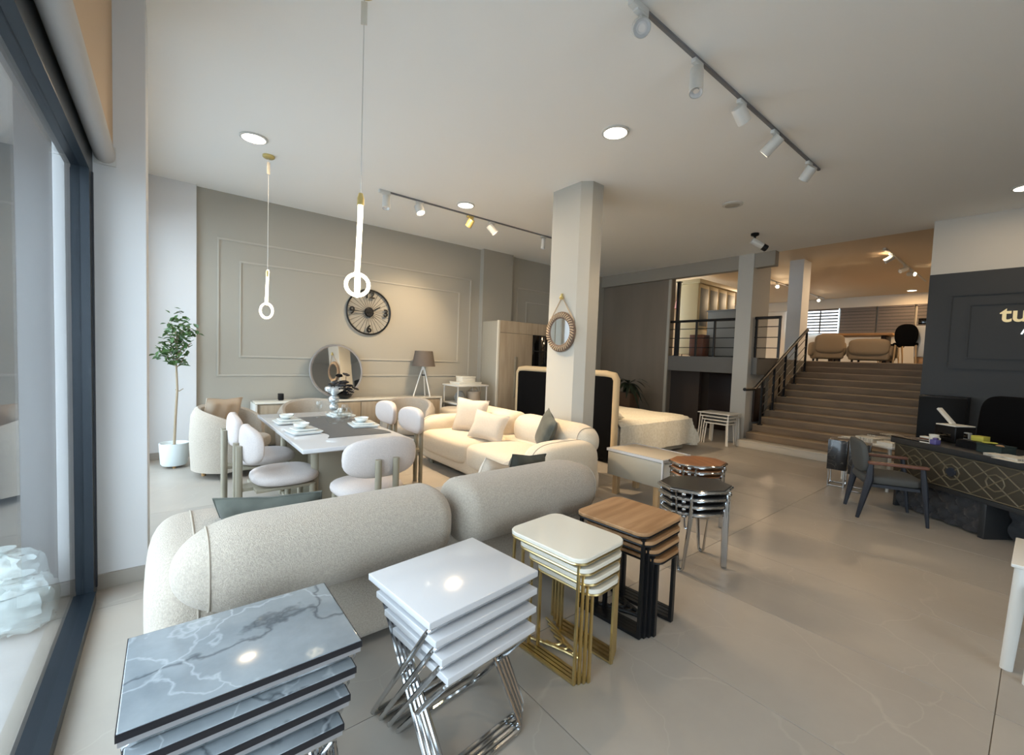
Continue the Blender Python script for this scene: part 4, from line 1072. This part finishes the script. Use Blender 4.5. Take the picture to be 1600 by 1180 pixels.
# visitor chair
t = thing('visitor_chair', 'dark chair with reddish wooden arms drawn up to the reception desk', 'chair', (5.78, .965, 0), R(206))
part('seat', MB().sq((0, 0, .40), (.245, .25, .05), .5, .45), 'slate', t)
mb = MB().sq((0, 0, 0), (.22, .035, .165), .5, .5, 28, 14); mb.v = [(x, y-.25+.5*x*x-.15*z, z+.615) for x, y, z in mb.v]
part('backrest', mb, 'slate', t)
for s in (-1, 1):
    part('leg', MB().tube([(s*.235, -.19, .57), (s*.24, -.20, .40), (s*.225, -.27, 0)], [.02, .036, .016], 8), 'slateb', t)
    part('leg', MB().tube([(s*.25, .20, .56), (s*.25, .22, .40), (s*.24, .27, 0)], [.02, .026, .013], 8), 'slateb', t)
    part('arm', RB(s*.25-.025, s*.25+.025, -.22, .24, .56, .59, .010, 2), 'armw', t)
part('seat_rail', MB().box(-.23, .23, -.2, .2, .33, .36), 'slateb', t)
# side tables, papers, bin
for k, (x, y, lb) in enumerate(((6.72, 1.60, 'black marble-look box side table on thin chrome legs, stair side'), (6.62, 1.36, 'black marble-look box side table beside the visitor chair'))):
    t = thing('box_table', lb, 'side table', (x, y, 0), R(8), 'black marble box tables')
    part('body', RB(-.14, .14, -.10, .10, .22, .60, .004, 1), 'bmarble', t)
    for sx in (-1, 1):
        for sy in (-1, 1): part('leg', MB().tube([(sx*.12, sy*.08, 0), (sx*.12, sy*.08, .22)], .008, 8), 'chrome', t)
    part('foot_bar', MB().tube([(-.12, -.08, .012), (.12, -.08, .012), (.12, .08, .012), (-.12, .08, .012)], .007, 6, closed=True), 'chrome', t)
t = thing('low_table', 'white table buried in brochures between the stairs and desk', 'table', (7.40, 1.22, 0), R(-25))
part('tabletop', RB(-.46, .46, -.34, .34, .54, .57, .005, 1), 'white', t); part('shelf', RB(-.44, .44, -.32, .32, .21, .235, .004, 1), 'white', t)
for sx in (-1, 1):
    for sy in (-1, 1): part('leg', MB().tube([(sx*.40, sy*.28, 0), (sx*.40, sy*.28, .54)], .018, 8), 'white', t)
rnd = random.Random(5); c25, s25 = cos(R(-25)), sin(R(-25))
for k in range(12):
    ix, iy = k % 4, k//4; lx, ly = -.34+.226*ix, -.22+.22*iy; h = rnd.uniform(.012, .05)
    t = thing('brochure_pile', 'pile of printed brochures on the cluttered white table by the stairs', 'brochures', (7.40+lx*c25-ly*s25, 1.22+lx*s25+ly*c25, .571), R(-25+rnd.uniform(-14, 14)), 'brochure piles on the white table')
    part('pages', MB().box(-.09, .09, -.085, .085, 0, h), 'paper' if k % 3 else 'paper2', t)
    part('cover', MB().box(-.095, .088, -.083, .09, h+.0005, h+.003), ('paper2', 'paper', 'blackp', 'paper')[k % 4], t)
t = thing('basket', 'white basket on the lower shelf of the brochure table', 'basket', (7.02, 1.27, .236))
part('body', MB().lathe([(.09, .0), (.115, .21), (.11, .21), (.087, .01)], 26), 'white', t); part('rim', MB().tube([(.115*cos(a), .115*sin(a), .213) for a in [2*pi*i/26 for i in range(26)]], .008, 6, closed=True), 'white', t)
t = thing('black_cabinet', 'black glass-fronted cabinet against the charcoal sign wall', 'cabinet', (8.17, .83, 0))
part('body', RB(-.17, .19, -.23, .23, .04, 1.18, .005, 1), 'blackp', t); d = part('door', RB(-.19, -.171, -.225, .225, .06, 1.165, .003, 1), 'blackl2', t)
part('handle', RB(-.205, -.191, -.19, -.175, .5, .8, .002, 1), 'blackm', d); part('plinth', MB().box(-.15, .18, -.21, .21, 0, .039), 'blackm', t)
# sign
t = thing('shop_sign', 'raised gold letters on the charcoal wall behind the desk', 'sign', (8.36, .28, 2.25))
text('tu', .285, .012, 'letters', t, (0, .01, .015), (R(90), 0, R(-90)), 'letter', bold=.005)
part('letter', MB().tube([(0, -.062, -.235), (0, -.085, -.175)], .009, 6), 'lettersw', t, label='white stroke of the small line below')

# ================================================================== UPSTAIRS
def upsofa(lb, y, rz, w=.62, k=.9):
    t = thing('armchair', lb, 'armchair', (13.3, y, UZ), rz, 'beige armchairs on the upper floor')
    part('base', RB(-w/2, w/2, -.36, .36, .10, .40, .06, 3), 'sofaup', t)
    part('backrest', MB().sq((0, -.30, .52), (w/2, .12, .27), .5, .5), 'sofaup', t)
    part('seat_cushion', MB().sq((0, .05, .42), (w/2-.10, .30, .09), .5, .4), 'sofaup', t)
    t.scale = (1, 1, k)
    for s in (-1, 1):
        part('arm', MB().sq((s*(w/2-.03), .03, .38), (.10, .36, .20), .5, .6), 'sofaup', t)
        for y_ in (-.3, .3): part('foot', MB().lathe([(.02, 0), (.025, .1)], 8, TR((s*(w/2-.08), y_, 0))), 'blackm', t)
upsofa('beige armchair upstairs beside the column and daylit blind', 3.58, R(-66))
upsofa('beige armchair upstairs with its rounded back toward the stairs', 2.66, R(-90), .78, .74)
t = thing('long_table', 'warm wooden table upstairs behind the beige armchairs', 'table', (14.6, 3.2, UZ))
part('tabletop', RB(-.45, .45, -.75, .75, .74, .80, .01, 2), 'warmwood', t)
for s in (-1, 1): part('leg_panel', RB(-.3, .3, s*.55-.05, s*.55+.05, 0, .739, .006, 1), 'brownwood', t)
def upchair(lb, x, y, rz):
    t = thing('dining_chair', lb, 'chair', (x, y, UZ), rz, 'dark chairs on the upper floor')
    part('seat', MB().sq((0, 0, .46), (.22, .22, .04), .5, .5), 'black', t)
    mb = MB().sq((0, 0, 0), (.20, .03, .25), .8, .7); mb.v = [(a, b-.22+.3*a*a, c+.66) for a, b, c in mb.v]; part('backrest', mb, 'black', t)
    for sx in (-1, 1):
        for sy in (-1, 1): part('leg', MB().tube([(sx*.17, sy*.17, .44), (sx*.19, sy*.2, 0)], [.02, .013], 8), 'beech', t)
upchair('dark oval-backed chair upstairs beside the white cabinet', 13.2, 2.05, R(-80))
upchair('dark chair seen edge-on upstairs between the armchair and oval-backed chair', 13.9, 2.42, R(20))
t = thing('cabinet', 'tall white cabinet upstairs at the head of the stairs', 'cabinet', (13.35, 1.72, UZ))
part('body', RB(-.2, .2, -.17, .17, .18, .88, .006, 1), 'white', t); part('door', RB(-.215, -.201, -.16, .16, .19, .87, .003, 1), 'white', t)
part('plinth', RB(-.17, .17, -.15, .15, 0, .179, .004, 1), 'warmwood', t)
t = thing('monitor', 'small black monitor on top of the white cabinet upstairs', 'monitor', (13.35, 1.74, UZ+.88))
part('screen', RB(-.015, .015, -.14, .14, .04, .18, .004, 1), 'screen', t); part('stand', MB().lathe([(.07, 0), (.07, .008), (.015, .012), (.015, .06)], 14), 'blackm', t)
for k, (y0, y1, lit, lb) in enumerate(((4.55, 6.1, 1, 'bright daylit zebra blind at the upstairs window'), (3.55, 4.5, 0, 'dim grey zebra blind next to the daylit one upstairs'), (2.62, 3.5, 0, 'dim zebra blind upstairs behind the wooden table'), (1.6, 2.56, 0, 'dim zebra blind upstairs above the white cabinet'))):
    t = thing('zebra_blind', lb, 'blind', (UX-.1, (y0+y1)/2, 2.72), group='zebra blinds on the upstairs windows')
    hw = (y1-y0)/2
    part('headbox', RB(-.04, .03, -hw, hw, .78, .84, .006, 1), 'zebra', t)
    for j in range(15):
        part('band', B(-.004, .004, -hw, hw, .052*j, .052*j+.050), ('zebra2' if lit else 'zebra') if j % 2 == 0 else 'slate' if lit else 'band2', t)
    part('bottom_bar', RB(-.012, .012, -hw, hw, -.03, -.002, .003, 1), 'zebra', t)
    if lit: part('mullion', B(-.012, -.005, -.28, -.24, 0, .78), 'slate', t)
# lit display cabinet and counter by the gallery rail
t = thing('display_cabinet', 'ivory display cabinet with glass doors and cornice on the upper floor', 'cabinet', (11.35, 5.80, UZ))
part('body', RB(-1.0, 1.0, -.25, .3, .08, 1.86, .005, 1), 'ivory', t); part('cornice', RB(-1.06, 1.06, -.32, .32, 1.86, 1.96, .012, 2), 'ivory', t)
for k in range(4):
    d = part('door', RB(-.98+.49*k, -.505+.49*k, -.272, -.251, .72, 1.83, .004, 1), 'ivory', t)
    part('pane', RB(-.93+.49*k, -.555+.49*k, -.279, -.2725, .80, 1.75, .002, 1), 'grey', d)
    part('knob', MB().sq((-.53+.49*k, -.285, 1.2), (.014, .014, .014), 1, 1, 10, 8), 'gold', d)
    part('drawer', RB(-.98+.49*k, -.505+.49*k, -.272, -.251, .12, .70, .004, 1), 'ivory', t)
t = thing('counter', 'grey counter unit upstairs behind the gallery railing', 'counter', (10.55, 4.95, UZ))
part('body', RB(-.25, .25, -.36, .30, .05, 1.12, .006, 1), 'grey', t); part('top', RB(-.27, .27, -.38, .32, 1.121, 1.15, .004, 1), 'grey', t); part('plinth', RB(-.22, .22, -.33, .27, 0, .049, .003, 1), 'blackm', t)
t = thing('small_chest', 'brown wooden chest upstairs in front of the ivory display cabinet', 'chest', (10.06, 5.30, UZ))
part('body', RB(-.15, .15, -.17, .17, .03, .54, .005, 1), 'armw', t); part('drawer', RB(-.163, -.151, -.15, .15, .08, .30, .003, 1), 'armw', t); part('plinth', RB(-.13, .13, -.15, .15, 0, .029, .003, 1), 'blackm', t)
t = thing('floor_lamp', 'dusty pink shaded lamp upstairs beyond the gallery railing', 'lamp', (10.6, 6.05, UZ))
part('shade', MB().lathe([(.24, 1.28), (.20, 1.52), (.195, 1.52), (.235, 1.28)], 26, cap=False), 'pink', t); part('pole', MB().tube([(0, 0, .02), (0, 0, 1.5)], .012, 8), 'blackm', t); part('base', MB().lathe([(.13, 0), (.13, .02), (.02, .03)], 20), 'blackm', t)
solo('support_post', MB().box(-.03, .03, -.03, .03, 0, 1.63).box(-.05, .05, -.05, .05, 0, .012).box(-.05, .05, -.05, .05, 1.63, 1.645), 'blackm', 'slim black post from the upper floor edge to the dropped beam', 'post', (8.86, 5.20, UZ))
def upspot(x, y, aim, lb, lit, power=0): return spot(x, y, aim, lb, lit, L=.14, r=.05, power=power, group='spotlights on the upstairs tracks', z=UC, ang=95)
for nm, x0, x1, y, lb in (('spotlight_track', 11.0, 15.6, 2.12, 'grey spotlight track over the upstairs armchairs'), ('spotlight_track', 12.6, 17.6, 4.92, 'grey spotlight track upstairs beside the gallery cabinet')):
    t = thing(nm, lb, 'track', ((x0+x1)/2, y, UC)); wpart('rail', B(x0, x1, y-.02, y+.02, UC-.022, UC), 'fit', t); wpart('end_feed', RB(x0-.05, x0+.12, y-.025, y+.025, UC-.045, UC, .004, 1), 'fit', t)
upspot(11.5, 2.12, (11.2, 3.0, 3.2), 'upstairs spotlight first on the track over the armchairs', 0)
upspot(12.9, 2.12, (12.0, 3.0, 3.2), 'upstairs spotlight second on the track over the armchairs', 0, 22)
upspot(13.6, 2.12, (13.0, 1.0, 3.55), 'lit upstairs spotlight throwing a streak on the ceiling', 1, 22)
upspot(13.5, 4.92, (12.2, 4.2, 3.3), 'lit upstairs spotlight seen between the two stair columns', 1, 22)
upspot(17.0, 4.92, (14.5, 3.4, 2.6), 'lit upstairs spotlight above the daylit blind', 1, 22)
upspot(14.6, 4.92, (11.5, 5.0, 2.6), 'upstairs spotlight aimed at the ivory display cabinet', 0, 90)
t = thing('downlight', 'round lit downlight upstairs near the blinds', 'ceiling light', (17.2, 2.62, UC), group='round downlights in the ceiling')
part('rim', MB().ring([(.10, -.001), (.12, -.001), (.12, -.012), (.10, -.016)], 28), 'fit', t); part('diffuser', MB().lathe([(.101, -.002), (.101, -.013)], 28), 'led', t)
lamp('AREA', 'downlight_or_fill', (17.2, 2.62, UC-.03), (17.2, 2.62, 0), 15, (1, .62, .30), size=.2)
for x, y in ((11.5, 2.2), (15, 6.5), (11.0, 7.4), (14.5, .3)):  # unseen area lights without fittings, added to warm and brighten the upper floor
    lamp('AREA', 'downlight_or_fill', (x, y, UC-.03), (x, y, 0), 30 if x == 11.5 else 78, (1, .70, .42), size=.2)

# palm by the partition
t = thing('potted_palm', 'dark palm in a brown planter against the taupe partition', 'plant', (7.95, 5.75, 0))
part('planter', MB().rbox(-.17, .17, -.17, .17, 0, .80, .01, 1), 'bpot', t); part('soil', MB().box(-.15, .15, -.15, .15, .80, .81), 'soil', t)
part('trunk', MB().tube([(0, 0, .8), (.02, .01, 1.0)], [.04, .02], 8), 'bark', t)
rnd = random.Random(9)
for k in range(26):
    a = k*2.4; L = rnd.uniform(.35, .6); lift = rnd.uniform(-.5, .95); vs = []; fs = []
    for i in range(7):
        u = i/6; r = L*u*cos(lift*.6); z = 1.0+L*(lift*u-.75*u*u); w_ = .035*sin(pi*min(1, u*.9+.1))+.003
        for s in (-1, 1): vs.append((r*cos(a)-s*w_*sin(a), r*sin(a)+s*w_*cos(a), z+.01*abs(s)))
    for i in range(6): fs.append((2*i, 2*i+1, 2*i+3, 2*i+2))
    part('leaf', MB().add(vs, fs), 'leafd', t)

# wrapped bundles outside the pane
for k, (x, y, s, lb) in enumerate(((-.60, 3.30, .13, 'clear plastic-wrapped bundle on the pavement against the shop window'), (-.71, 3.54, .16, 'taller plastic-wrapped bundle standing behind the first outside'))):
    rnd = random.Random(20+k); mb = MB().sq((0, 0, s*1.05), (s, s*.9, s*1.05), .7, .7, 30, 20)
    mb.v = [(x_+rnd.uniform(-.012, .012), y_+rnd.uniform(-.012, .012), max(0, z_+rnd.uniform(-.012, .012))) for x_, y_, z_ in mb.v]
    t = thing('wrapped_bundle', lb, 'bundle', (x, y, -.03), group='plastic-wrapped bundles outside')
    part('wrap', mb, 'wrap', t); part('knot', MB().lathe([(.03, 2.05*s), (.012, 2.15*s), (.05, 2.3*s)], 10), 'wrap', t)
